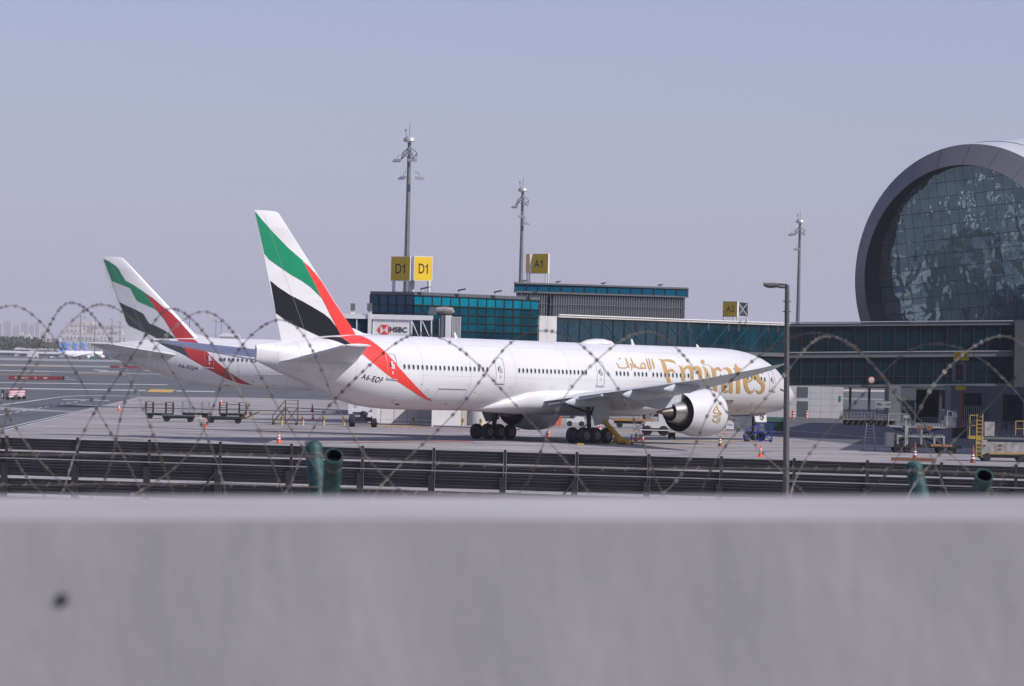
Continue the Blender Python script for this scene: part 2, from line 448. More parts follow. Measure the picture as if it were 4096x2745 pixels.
def airliner(base, rz, pit, label, group, livery, detail=2, name='airliner'):
    root = thing(name, label, 'airplane', base, rz, group)
    root.rotation_euler = (0, pit, rz)
    root.rotation_mode = 'XYZ'
    ss = [0, .06, .15, .3, .5, .8, 1.2, 1.6, 2.1, 2.6, 3.1, 3.6, 4.1, 4.6, 5.3, 6, 7, 8, 9, 10, 11, 12, 14] + list(range(18, 53, 4)) + [52.5, 54, 55, 56, 57.5, 59, 60, 61, 62.5, 64, 65.5, 67, 68.5, 70, 71, 72, 72.6, 73.1]
    rr = [[surf(s, 360 * k / 64) for k in range(64)] for s in ss]
    smooth(MB().rings(rr).build('fuselage', M_WHITE, root), 60)
    # belly fairing
    rr = []
    for s, w, b, tp in [(20.5,1.8,2.75,3.2),(22.5,2.6,2.58,4.0),(25,3.12,2.4,4.8),(28,3.22,2.32,5.1),(36,3.22,2.32,5.1),(40,3.2,2.34,5.0),(42.5,3.1,2.4,4.7),(45,2.6,2.5,3.9),(46.6,1.6,2.58,3.2),(47.4,.8,2.62,2.9)]:
        rr.append([L(s, w * math.copysign(abs(math.cos(a)) ** .7, math.cos(a)), (tp + b) / 2 + (tp - b) / 2 * math.copysign(abs(math.sin(a)) ** .8, math.sin(a))) for a in [2 * math.pi * k / 40 for k in range(40)]])
    smooth(MB().rings(rr).build('belly_fairing', M_WHITE, root), 60)
    # wings
    for sd in (1, -1):
        w = lift('wing', [(1.5,25.2,41.2,3.35,.12),(3.1,26.2,40.6,3.5,.12),(6.5,28.4,40.2,3.98,.115),(10.3,31.0,40.1,4.5,.11),(16,34.8,42.0,5.05,.1),(23,39.5,44.1,5.8,.095),(29.5,43.2,45.4,6.75,.09),(31.4,44.7,45.9,7.05,.08),(32.7,45.9,46.35,7.2,.08)], sd, M_GREYP, root)
        for lat, ln, r_ in ((6.6, 5.2, .5), (13.2, 5.4, .5), (19.3, 4.4, .42)):
            te = hermite([(3.1,40.6),(10.3,40.1),(16,42.0),(23,44.1),(29.5,46.2)], lat, 1); zz = hermite([(3.1,3.5),(10.3,4.5),(16,5.05),(23,5.8)], lat, 1)
            prf = [(te - ln + 1, .05), (te - ln + 1.6, r_ * .6), (te - ln * .45, r_), (te + .1, r_ * .8), (te + 1.1, r_ * .35), (te + 1.5, .04)]
            fm = MB(); rr = []
            for s, q in prf:
                rr.append([L(s, sd * lat + q * .7 * math.cos(a), zz - .42 - (s - te) * .05 + q * 1.15 * math.sin(a)) for a in [2 * math.pi * k / 14 for k in range(14)]])
            smooth(fm.rings(rr).build('flap_track_fairing', M_FAIR, w), 50)
        MB().slab([L(38.6, sd * 3.9, 3.32), L(40.9, sd * 3.9, 3.36), L(40.5, sd * 9.4, 4.3), L(38.4, sd * 9.4, 4.28)], (0, 0, -1), .16).build('flap', M_FAIR, w)
        engine(root, sd)
        if detail > 1 or sd == 1: gear(root, sd)
        # tailplane
        st = lift('stabilizer', [(.8,62.6,71.2,6.3,.1),(2.0,63.4,71.3,6.45,.1),(10.2,71.0,73.7,7.62,.09),(10.75,71.9,74.0,7.72,.06)], sd, M_WHITE if sd < 0 else M_GREYP, root)
        MB().slab([L(70.0, sd * 2.3, 6.43), L(71.4, sd * 2.2, 6.36), L(73.75, sd * 10.2, 7.58), L(72.9, sd * 10.2, 7.66)], (0, 0, 1), .14).build('elevator', M_WHITE, st)
        rr = [[L(s, sd * 10.8 + q * math.cos(a) * .7, 7.72 + q * math.sin(a)) for a in [2 * math.pi * k / 10 for k in range(10)]] for s, q in ((71.2,.02),(71.6,.1),(72.6,.15),(73.6,.1),(74.2,.02))]
        smooth(MB().rings(rr).build('tip_fairing', M_WHITE, st), 60)
    # fin with rudder line
    rr = []
    for z in (7.6, 8.35, 11, 14, 17, 18.3, 18.42):
        le, te = fin_edges(min(z, 18.3))
        if z > 18.35: le += .5
        n = 12; xs = [.5 * (1 + math.cos(math.pi * k / n)) for k in range(n + 1)]
        k_ = 1 if z < 18.35 else .4
        ring = [L(le + x * (te - le), fin_half(le + x * (te - le), min(z, 18.3)) * k_, z) for x in xs] + [L(le + x * (te - le), -fin_half(le + x * (te - le), min(z, 18.3)) * k_, z) for x in reversed(xs[1:-1])]
        rr.append(ring)
    fin = smooth(MB().rings(rr).build('fin', M_WHITE, root), 50)
    # dorsal fillet
    MB().add([L(58.9, 0, 8.74), L(60.4, 0, 8.86), L(61.7, 0, 9.25), L(63.5, .42, 8.4), L(60.5, .25, 8.5), L(63.5, -.42, 8.4), L(60.5, -.25, 8.5)],
             [(0, 1, 4), (1, 2, 3, 4), (0, 6, 1), (1, 6, 5, 2)]).build('dorsal_fillet', M_WHITE, fin)
    rl = MB()
    for sgn in (1, -1):
        zs = [8.5 + k * (9.6 / 8) for k in range(9)]
        e = [(lambda le, te: te - .3 * (te - le))(*fin_edges(z)) for z in zs]
        for k in range(8):
            q = [L(e[k] + a, sgn * (fin_half(e[k], zs[k]) + .036), zs[k]) for a in (-.01, .01)] + [L(e[k + 1] + a, sgn * (fin_half(e[k + 1], zs[k + 1]) + .036), zs[k + 1]) for a in (.01, -.01)]
            rl.quad(*q)
    rl.build('rudder_hinge_line', M_OUT, fin)
    for nm, poly in livery['fin'].items(): decal_fin(nm + '_stripe', poly, livery['m'][nm], fin)
    for nm, poly in livery['fus'].items(): decal_fus(nm + '_stripe', poly, livery['m'][nm], root)
    if detail < 1: return root
    # cabin windows
    wm = MB()
    n = 14
    wm.add([(.115 * math.copysign(abs(math.cos(a)) ** .8, math.cos(a)), .2 * math.copysign(abs(math.sin(a)) ** .8, math.sin(a)), .012) for a in [2 * math.pi * k / n for k in range(n)]], [tuple(range(n))])
    me = wm.mesh('window'); me.materials.append(M_PANE)
    fm = MB(); a_ = [2 * math.pi * k / n for k in range(n)]
    def rrx(q, o): return [((.115 + q) * math.copysign(abs(math.cos(a)) ** .8, math.cos(a)), (.2 + q) * math.copysign(abs(math.sin(a)) ** .8, math.sin(a)), o) for a in a_]
    fm.rings([rrx(0, .008), rrx(.0, .02), rrx(.035, .02), rrx(.04, .004)], False, False)
    fme = fm.mesh('window_frame'); fme.materials.append(mat('window_frame_grey', (.55, .56, .58), .4, .3))
    for s in livery['win']:
        w = put('window', me, None, root); w.matrix_local = surf_frame(s, 9.0 - (60 - s) * .02, 0.004)
        f = put('window_frame', fme, None, w)
    # doors
    for s, hw in livery['doors']:
        pts = []
        t0, t1 = -12.0, 28.5
        if s < 10: t0, t1 = -10, 29
        for k in range(20):
            u = k / 20 * 4; e = int(u); f = u - e
        cor = .16; ct = 3.2
        path = []
        for cx, ct_, a0 in ((s + hw - cor, t0 + ct, 180), (s - hw + cor, t0 + ct, 270), (s - hw + cor, t1 - ct, 0), (s + hw - cor, t1 - ct, 90)):
            for q in range(5):
                a = R(a0 + q * 22.5)
                path.append((cx - cor * math.cos(a), ct_ + ct * math.sin(a)))
        full = []
        for i in range(len(path)):
            a, b = path[i], path[(i + 1) % len(path)]
            k = max(1, int(abs(a[1] - b[1]) / 4))
            full += [(a[0] + (b[0] - a[0]) * j / k, a[1] + (b[1] - a[1]) * j / k) for j in range(k)]
        d = MB().tube([surf(a, b, .01) for a, b in full], .028, 5, closed=True).build('door', M_OUT if s < 55 else M_METAL, root)
        x = s
        MB().add([surf(x + .06 + a, b, .03) for a, b in ((.22, 7), (.1, 7), (.1, 13), (.22, 13))], [(0, 1, 2, 3)]).build('door_window', M_PANE, d)
        for a, b, c_, e_ in ((-.12, 9, .16, 2), (-.1, 5.5, .2, 1.2), (-.02, 13, .1, 3), (-.05, -2, .06, 2.5)):
            MB().add([surf(x + a + p * c_, b + q * e_, .03) for p, q in ((-1, -1), (-1, 1), (1, 1), (1, -1))], [(0, 1, 2, 3)]).build('door_handle' if c_ == .16 else 'door_marking', M_OUT if s < 55 else M_WHITE, d)
        MB().tube([surf(s + hw + .08, t0 - 1, .03), surf(s - hw - .08, t0 - 1, .03)], .05, 6).build('door_sill', M_OUT, d)
    # crown bits
    rr = [[L(s, q * .8 * math.cos(a), 8.72 + q * .55 * math.sin(a)) for a in [math.pi * k / 12 for k in range(13)]] for s, q in ((27.2,.1),(27.8,.6),(28.8,.85),(30.0,.85),(31.0,.6),(31.9,.1))]
    smooth(MB().rings(rr, False, False).build('antenna_dome', M_WHITE, root), 60)
    for s, h in ((24.2, .55), (14.5, .3), (48.5, .5)):
        MB().add([L(s, .04, 8.74), L(s + .45, .04, 8.74), L(s + .55, 0, 8.74 + h), L(s + .35, 0, 8.74 + h), L(s, -.04, 8.74), L(s + .45, -.04, 8.74)], [(0, 1, 2, 3), (4, 5, 2, 3), (0, 4, 3), (1, 5, 2)]).build('blade_antenna', M_WHITE, root)
    # panel lines along the body
    pl = MB()
    for th, s0, s1 in ((-3.5, 8, 59), (52, 10, 60), (-45, 46, 58)):
        a = s0
        while a < s1:
            b = min(a + 3, s1)
            pl.quad(surf(a, th, .004), surf(b, th, .004), surf(b, th + .22, .004), surf(a, th + .22, .004)); a = b
    for s in (20.5, 37, 44.3, 50.2, 56.2, 63.9, 66.2, 69.4, 71.4):
        for k in range(34):
            t = -75 + k * 4.5
            pl.quad(surf(s, t, .004), surf(s + .03, t, .004), surf(s + .03, t + 4.5, .004), surf(s, t + 4.5, .004))
    pl.build('skin_seams', mat('seam_grey', (.36, .365, .38), .5), root)['kind'] = 'stuff'
    # cargo door, service panel
    cgo = MB()
    for s0, s1, t0, t1 in ((50.4, 54.0, -52, -24), (57.2, 58.6, -58, -46), (19.4, 22.6, -50, -24)):
        per = [(s0 + (s1 - s0) * k / 6, t1) for k in range(7)] + [(s1, t1 + (t0 - t1) * k / 6) for k in range(1, 7)] + [(s1 + (s0 - s1) * k / 6, t0) for k in range(1, 7)] + [(s0, t0 + (t1 - t0) * k / 6) for k in range(1, 6)]
        cgo.tube([surf(a, b, .0) for a, b in per], .012, 4, closed=True)
    cgo.tube([surf(50.5, -23, .02), surf(54.0, -23, .02)], .045, 6)
    cgo.build('cargo_door', mat('seam_grey', (.5, .51, .53)), root)
    # small hatches, stencils and vents
    for s0, t0, ds, dt, kind in ((55.6, -30, .5, 5, 0), (48.6, -38, .7, 6, 0), (45.0, -22, .35, 4, 0), (39.5, -20, .6, 5, 0), (65.8, -8, .9, 8, 0), (68.2, 12, .8, 12, 0), (63.6, 30, .6, 8, 0), (56.4, -18, .3, 1.5, 1), (52.0, -56, .25, 2, 2), (54.6, -44, .3, 1.5, 2), (49.3, -30, .22, 2, 1), (47.4, -2, .1, 1, 2), (61.3, 8, .12, 1, 2), (57.9, -62, .5, 3, 2), (16.0, -52, .3, 2, 1), (13.2, -46, .5, 4, 0), (9.5, -40, .4, 3, 0), (8.0, 6, .1, 1, 2), (10.8, -60, .3, 2, 2)):
        if kind == 0:
            per = [(s0, t0), (s0 - ds, t0), (s0 - ds, t0 + dt), (s0, t0 + dt)]
            MB().tube([surf(a, b, .0) for a, b in per], .014, 4, closed=True).build('service_hatch', mat('seam_grey', (.36, .365, .38)), root)
        else:
            MB().quad(*[surf(s0 - ds * p, t0 + dt * q, .014) for p, q in ((0, 0), (1, 0), (1, 1), (0, 1))]).build('stencil' if kind == 1 else 'vent', mat('stencil_ochre', (.5, .4, .12), .5) if kind == 1 else M_DARK, root)
    # registration letters
    body, s_, th_, size, shear = livery['reg']
    vs, fs = text2d(body, size, shear, .01, 'CENTER', .92, 1.18)
    zc, h, w = prof(s_)
    lt = MB()
    for f in fs:
        lt.add([surf(s_ - vs[i][0], th_ + math.degrees(vs[i][1] / (.5 * (h + w))), .016) for i in f], [tuple(range(len(f)))])
    lt.build('registration_letters', M_BLK, root)
    # nose gear with its door
    g = MB().tube([L(5.9, 0, 3.2), L(5.9, 0, .5)], .12, 10).tube([L(5.9, -.45, .53), L(5.9, .45, .53)], .07).tube([L(5.9, 0, 1.4), L(4.4, 0, 2.9)], .07).build('landing_gear', M_DARK, root)
    for q in (-.36, .36): wheel(g, L(5.9, q, .53), .53, .36)
    nd = MB().slab([L(4.9, .75, 2.75), L(6.9, .75, 2.75), L(6.8, .95, 1.95), L(5.1, .95, 1.95)], (0, -1, .2), .05).build('nose_gear_door', M_WHITE, root)
    vs, fs = text2d(body[-2:], .62, 0, .01, 'CENTER', .9)
    MB().add([L(5.75 - x, .9 + .045 + (-.12 * y), 2.35 + y) for x, y in vs], fs).build('door_letters', M_BLK, nd)
    # cockpit glass
    ck = MB()
    for t0, t1, s0, s1 in ((64, 88, 2.35, 3.2), (40, 61, 2.5, 3.5), (24, 38, 2.9, 3.8)):
        for sg in (1, -1):
            f = (lambda t: t) if sg > 0 else (lambda t: 180 - t)
            ck.quad(surf(s0, f(t0), .012), surf(s1, f(t0), .012), surf(s1, f(t1), .012), surf(s0, f(t1), .012))
    ck.build('cockpit_window', M_PANE, root)
    return root
# traced paintwork: fin polygons (s, height), body polygons (s, angle), lettering strokes (s, angle pairs)
A_FIN={"green":[[73.62,18.27],[72.91,17.67],[71.61,16.67],[69.91,15.51],[68.2,14.56],[67.59,13.74],[66.84,12.79],[66.01,11.65],[67.21,12.42],[68.26,12.91],[69.57,13.4],[70.99,14.05],[71.9,14.5],[72.45,14.96]],"red":[[68.13,14.48],[67.41,14.11],[66.47,13.47],[65.8,12.92],[65.12,12.22],[64.3,11.35],[63.2,10.31],[62.24,9.52],[61.41,8.59],[62.47,8.48],[63.52,8.4],[64.15,9.29],[64.91,10.25],[65.81,11.48],[66.01,11.65],[66.84,12.79],[67.59,13.74]],"black":[[71.68,12.8],[70.8,12.29],[69.5,11.71],[68.07,11.23],[66.75,10.73],[65.7,10.32],[64.89,9.89],[64.21,9.28],[63.52,8.39],[65.48,8.28],[66.67,8.63],[67.85,9.0],[69.02,9.33],[70.19,9.83],[70.97,10.2]]}
A_FUS={"red":[[64.27,68.2],[62.13,77.6],[61.57,73.4],[61.33,60.5],[61.06,48.8],[60.57,35.3],[59.95,21.2],[59.16,6.2],[58.16,-6.8],[56.97,-20.1],[55.58,-33.7],[53.77,-50.2],[55.24,-42.5],[56.87,-31.3],[58.44,-20.2],[59.51,-14.3],[60.87,-3.4],[61.95,7.5],[62.77,17.2],[63.46,29.2],[63.99,46.3],[64.14,60.0]],"black":[[66.45,68.2],[65.48,69.9],[64.33,67.9],[64.18,57.8],[63.99,45.0],[63.52,28.3],[63.13,20.2],[63.54,25.0],[64.21,35.3],[64.81,45.3],[65.39,54.9],[66.01,62.9]]}
B_FIN={"green":[[73.31,18.15],[72.6,17.84],[71.78,17.32],[71.36,16.86],[71.08,16.33],[70.52,15.53],[69.43,14.96],[68.2,14.18],[67.78,13.59],[66.66,12.0],[67.34,12.32],[68.56,12.83],[69.11,13.08],[69.96,14.61],[71.18,15.04],[72.2,15.42]],"red":[[68.17,14.14],[67.1,13.47],[66.0,12.56],[64.91,11.78],[63.8,10.73],[62.83,9.68],[61.59,8.36],[63.07,8.46],[64.12,8.57],[64.82,9.63],[65.66,10.95],[66.63,12.0],[67.33,13.06]],"grey":[[72.2,15.42],[71.18,15.04],[69.96,14.61],[69.11,13.08],[68.56,12.83],[67.89,12.57],[66.66,12.0],[65.41,10.42],[64.15,8.57],[65.65,9.6],[66.61,10.05],[67.49,10.36],[68.26,11.55],[69.49,12.13],[70.44,12.51],[71.26,12.89]],"black":[[71.26,12.89],[70.44,12.51],[69.49,12.13],[68.26,11.55],[67.49,10.36],[66.61,10.05],[65.65,9.6],[64.84,9.15],[64.15,8.57],[66.5,8.57],[67.25,8.95],[68.61,9.46],[69.97,10.03],[70.32,10.56],[70.68,11.62]]}
B_FUS={"red":[[63.98,70.1],[61.93,69.1],[61.48,56.7],[60.62,34.4],[59.78,18.0],[58.75,0.9],[57.24,-21.0],[55.75,-40.5],[54.42,-55.4],[55.76,-52.8],[57.24,-41.8],[58.73,-27.4],[60.13,-14.4],[61.23,-3.5],[62.2,5.1],[62.67,20.1],[63.06,33.8],[63.56,49.3]],"black":[[66.11,51.0],[64.85,47.4],[63.42,37.3],[63.01,32.6],[62.57,15.8],[62.2,5.1],[62.96,12.8],[63.98,21.0],[65.0,30.1],[65.73,40.4]]}
EMIRATES=[[[23.81,36.8,23.78,37.2],[23.74,36.0,23.67,37.2],[23.66,34.8,23.5,37.1],[23.61,33.5,23.35,36.4],[23.62,31.9,23.24,35.1],[23.64,30.1,23.15,33.3],[23.66,28.0,23.1,31.1],[23.67,25.6,23.07,28.3],[23.67,22.8,23.07,25.2],[23.66,19.8,23.07,22.0],[23.65,16.6,23.06,18.6],[23.62,13.1,23.05,15.0],[23.57,9.5,23.02,11.6],[23.5,6.1,22.96,8.2],[23.4,2.7,22.88,4.9],[23.3,-0.6,22.78,1.6],[23.19,-3.7,22.68,-1.6],[23.06,-7.0,22.58,-4.5],[22.88,-9.9,22.48,-6.8],[22.67,-12.2,22.38,-8.4],[22.44,-13.9,22.26,-9.7],[22.21,-14.9,22.13,-10.6],[21.96,-15.4,21.97,-11.4],[21.71,-15.4,21.79,-11.8],[21.5,-14.5,21.64,-11.8],[21.36,-12.6,21.51,-11.0],[21.27,-10.3,21.37,-9.5],[21.22,-8.7,21.27,-8.3]],[[23.41,32.8,23.29,36.1],[23.18,32.8,23.04,36.6],[22.85,32.7,22.68,37.2],[22.55,32.4,22.34,37.4],[22.33,32.0,22.08,37.1],[22.14,31.6,21.86,36.5],[21.98,31.0,21.68,35.1],[21.8,30.0,21.56,32.6],[21.62,28.6,21.5,29.8],[21.49,27.6,21.46,27.9]],[[23.13,11.2,23.3,14.9],[22.98,12.3,23.15,16.1],[22.79,13.7,22.92,17.7],[22.64,14.5,22.68,18.9],[22.57,14.7,22.47,19.3],[22.5,14.5,22.3,19.0],[22.41,14.3,22.15,17.8],[22.26,13.4,22.04,15.7],[22.07,12.1,21.97,13.1],[21.94,11.1,21.91,11.4]],[[21.3,24.9,21.28,25.4],[21.25,24.3,21.19,25.4],[21.18,23.5,21.05,25.5],[21.15,22.4,20.91,24.9],[21.12,20.9,20.79,23.6],[21.11,19.1,20.67,21.8],[21.11,17.2,20.6,19.4],[21.11,15.3,20.58,16.6],[21.12,12.9,20.6,13.7],[21.14,9.9,20.61,10.5],[21.14,6.5,20.62,7.0],[21.14,2.8,20.63,3.1],[21.13,-1.2,20.61,-0.9],[21.09,-5.8,20.58,-5.6],[21.03,-10.7,20.52,-10.5],[20.97,-14.2,20.45,-14.0]],[[20.64,15.1,20.85,17.0],[20.48,16.9,20.71,19.1],[20.27,19.3,20.48,22.1],[20.09,20.8,20.21,24.8],[19.99,21.1,19.93,26.1],[19.89,21.0,19.67,26.4],[19.84,20.6,19.46,25.3],[19.81,19.6,19.32,23.1],[19.78,17.8,19.25,20.4],[19.77,15.6,19.21,17.4],[19.77,13.6,19.22,14.5],[19.8,11.1,19.25,11.5],[19.82,7.2,19.28,7.4],[19.84,0.3,19.3,0.5],[19.78,-7.8,19.24,-7.7],[19.69,-13.8,19.15,-13.6]],[[19.34,15.4,19.54,17.5],[19.19,17.1,19.39,19.5],[18.97,19.4,19.17,22.3],[18.81,20.6,18.91,24.8],[18.74,20.6,18.63,25.9],[18.67,20.4,18.4,25.8],[18.62,19.9,18.21,24.6],[18.57,18.8,18.08,22.5],[18.53,16.9,18.0,19.8],[18.51,14.9,17.95,16.7],[18.51,13.0,17.96,13.6],[18.54,10.4,17.99,10.6],[18.58,6.5,18.03,6.6],[18.59,-0.1,18.05,-0.0],[18.54,-8.0,18.01,-7.9],[18.45,-13.7,17.93,-13.7]],[[17.5,37.3,17.15,39.3],[17.56,35.9,17.1,38.5],[17.63,34.0,17.04,37.4],[17.66,32.3,17.02,36.0],[17.62,31.0,17.05,34.3],[17.55,29.9,17.12,32.4],[17.5,29.2,17.16,31.1]],[[17.73,24.0,17.69,24.7],[17.68,23.3,17.6,24.7],[17.61,22.4,17.46,24.6],[17.58,21.3,17.32,23.9],[17.58,19.9,17.21,22.4],[17.57,18.2,17.12,20.6],[17.57,16.2,17.06,18.3],[17.57,14.0,17.02,15.7],[17.56,11.6,17.01,12.8],[17.55,8.7,17.0,9.6],[17.55,5.3,17.0,5.9],[17.55,1.5,17.0,1.9],[17.52,-2.4,16.98,-2.0],[17.47,-6.6,16.94,-6.3],[17.4,-10.9,16.87,-10.6],[17.34,-14.0,16.82,-13.7]],[[16.5,23.5,16.48,24.1],[16.47,23.0,16.4,24.3],[16.44,22.2,16.28,24.3],[16.43,21.3,16.16,23.6],[16.43,19.7,16.05,22.1],[16.43,17.7,15.96,20.1],[16.44,15.6,15.89,17.4],[16.44,13.1,15.87,14.4],[16.45,10.1,15.88,11.1],[16.44,6.8,15.87,7.6],[16.43,3.4,15.86,4.0],[16.41,-0.2,15.85,0.2],[16.38,-4.3,15.81,-3.9],[16.3,-9.5,15.74,-9.1],[16.18,-15.1,15.63,-14.7],[16.08,-19.1,15.54,-18.8]],[[15.95,15.7,16.18,17.3],[15.83,17.2,16.09,19.1],[15.68,19.2,15.92,21.7],[15.58,20.1,15.7,24.1],[15.55,20.0,15.44,25.1],[15.48,19.8,15.23,24.8],[15.4,19.5,15.08,23.7],[15.3,18.9,14.99,21.8],[15.18,17.8,14.95,19.6],[15.08,16.9,14.93,18.1]],[[14.85,19.4,14.87,19.8],[14.74,20.2,14.78,20.9],[14.58,21.2,14.63,22.7],[14.44,21.6,14.45,24.2],[14.32,21.6,14.25,25.0],[14.21,21.2,14.04,25.4],[14.14,20.5,13.84,24.9],[14.07,19.4,13.66,23.6],[14.01,17.8,13.52,21.5],[13.97,16.1,13.43,18.7],[13.97,14.0,13.39,15.4],[13.98,11.2,13.39,12.0],[14.0,7.8,13.4,8.3],[14.01,3.6,13.41,4.0],[13.99,-1.1,13.4,-0.8],[13.95,-5.8,13.37,-5.5],[13.86,-10.9,13.31,-10.6],[13.74,-16.0,13.21,-15.7],[13.63,-19.6,13.13,-19.4]],[[13.83,4.7,13.87,2.2],[13.96,5.1,14.0,2.1],[14.18,5.7,14.17,1.8],[14.44,5.3,14.28,1.2],[14.69,3.6,14.38,-0.0],[14.9,1.3,14.49,-1.9],[15.06,-1.5,14.56,-3.6],[15.12,-4.8,14.57,-5.5],[15.11,-8.2,14.55,-7.9],[15.04,-11.2,14.51,-10.0],[14.91,-14.1,14.45,-11.8],[14.73,-16.7,14.37,-13.3],[14.49,-18.7,14.32,-14.1],[14.22,-19.4,14.27,-14.5],[14.01,-18.9,14.16,-14.8],[13.84,-17.8,14.06,-14.8],[13.74,-16.0,13.96,-14.1],[13.68,-14.0,13.87,-12.7],[13.65,-12.6,13.8,-11.6]],[[12.46,32.6,12.43,32.7],[12.54,31.2,12.39,31.7],[12.64,29.1,12.34,30.1],[12.73,26.8,12.29,28.5],[12.8,24.8,12.23,27.0],[12.85,22.8,12.19,25.1],[12.89,20.4,12.17,22.4],[12.9,17.2,12.2,18.8],[12.89,13.3,12.24,14.5],[12.88,9.2,12.28,9.9],[12.88,4.6,12.29,5.0],[12.88,-0.5,12.28,-0.2],[12.84,-5.5,12.24,-5.2],[12.76,-10.7,12.17,-10.4],[12.66,-15.9,12.06,-15.6],[12.56,-19.6,11.97,-19.3]],[[13.08,23.1,13.06,23.8],[12.99,22.6,12.94,24.2],[12.87,21.9,12.78,24.9],[12.69,21.5,12.58,25.2],[12.43,21.4,12.31,25.2],[12.11,21.6,12.01,24.9],[11.89,21.7,11.79,24.8]],[[11.38,-1.2,11.43,0.8],[11.18,-0.9,11.24,1.6],[10.89,-0.3,10.99,2.8],[10.61,0.8,10.8,4.1],[10.39,2.9,10.66,5.6],[10.21,5.3,10.52,7.4],[10.07,7.9,10.42,9.2],[9.96,10.8,10.35,11.3],[9.89,13.9,10.3,13.5],[9.89,16.8,10.29,14.9],[9.99,18.8,10.31,15.7],[10.16,20.0,10.38,16.4],[10.36,20.5,10.47,16.8],[10.58,20.5,10.61,16.4],[10.85,19.9,10.76,15.5],[11.13,18.3,10.86,14.4],[11.37,15.7,10.95,13.0],[11.55,12.6,11.05,10.9],[11.68,9.4,11.12,8.5],[11.76,6.1,11.16,6.0],[11.78,2.7,11.18,3.2],[11.75,-0.8,11.16,0.2],[11.68,-4.5,11.1,-3.1],[11.56,-8.4,11.01,-6.5],[11.38,-11.9,10.89,-9.2],[11.17,-14.8,10.77,-11.2],[10.92,-17.1,10.64,-12.9],[10.66,-18.7,10.53,-14.0],[10.4,-19.3,10.44,-14.5],[10.17,-18.9,10.34,-14.7],[9.99,-17.5,10.25,-14.7],[9.9,-14.9,10.13,-13.5],[9.87,-12.0,10.0,-11.4],[9.85,-10.0,9.9,-9.8]],[[8.37,17.6,8.42,17.1],[8.43,19.0,8.53,18.0],[8.52,20.9,8.67,19.2],[8.65,22.4,8.82,19.6],[8.84,23.0,8.94,19.0],[9.09,22.7,9.05,18.1],[9.38,21.0,9.08,17.5],[9.6,18.3,9.09,16.9],[9.74,15.2,9.12,15.6],[9.79,12.0,9.13,14.1],[9.75,8.8,9.1,12.0],[9.64,5.7,9.02,9.5],[9.47,2.7,8.92,7.4],[9.24,0.4,8.78,6.0],[9.03,-1.2,8.56,4.4],[8.9,-2.4,8.35,2.0],[8.82,-3.8,8.22,-1.0],[8.76,-5.5,8.14,-4.1],[8.73,-7.1,8.12,-7.4],[8.74,-9.2,8.17,-10.8],[8.78,-11.5,8.26,-14.0],[8.83,-13.0,8.4,-16.7],[8.88,-13.7,8.61,-18.3],[8.97,-14.2,8.86,-18.8],[9.07,-14.4,9.13,-18.1],[9.25,-13.9,9.37,-16.2],[9.49,-12.6,9.57,-13.8],[9.66,-11.7,9.7,-12.1]]]
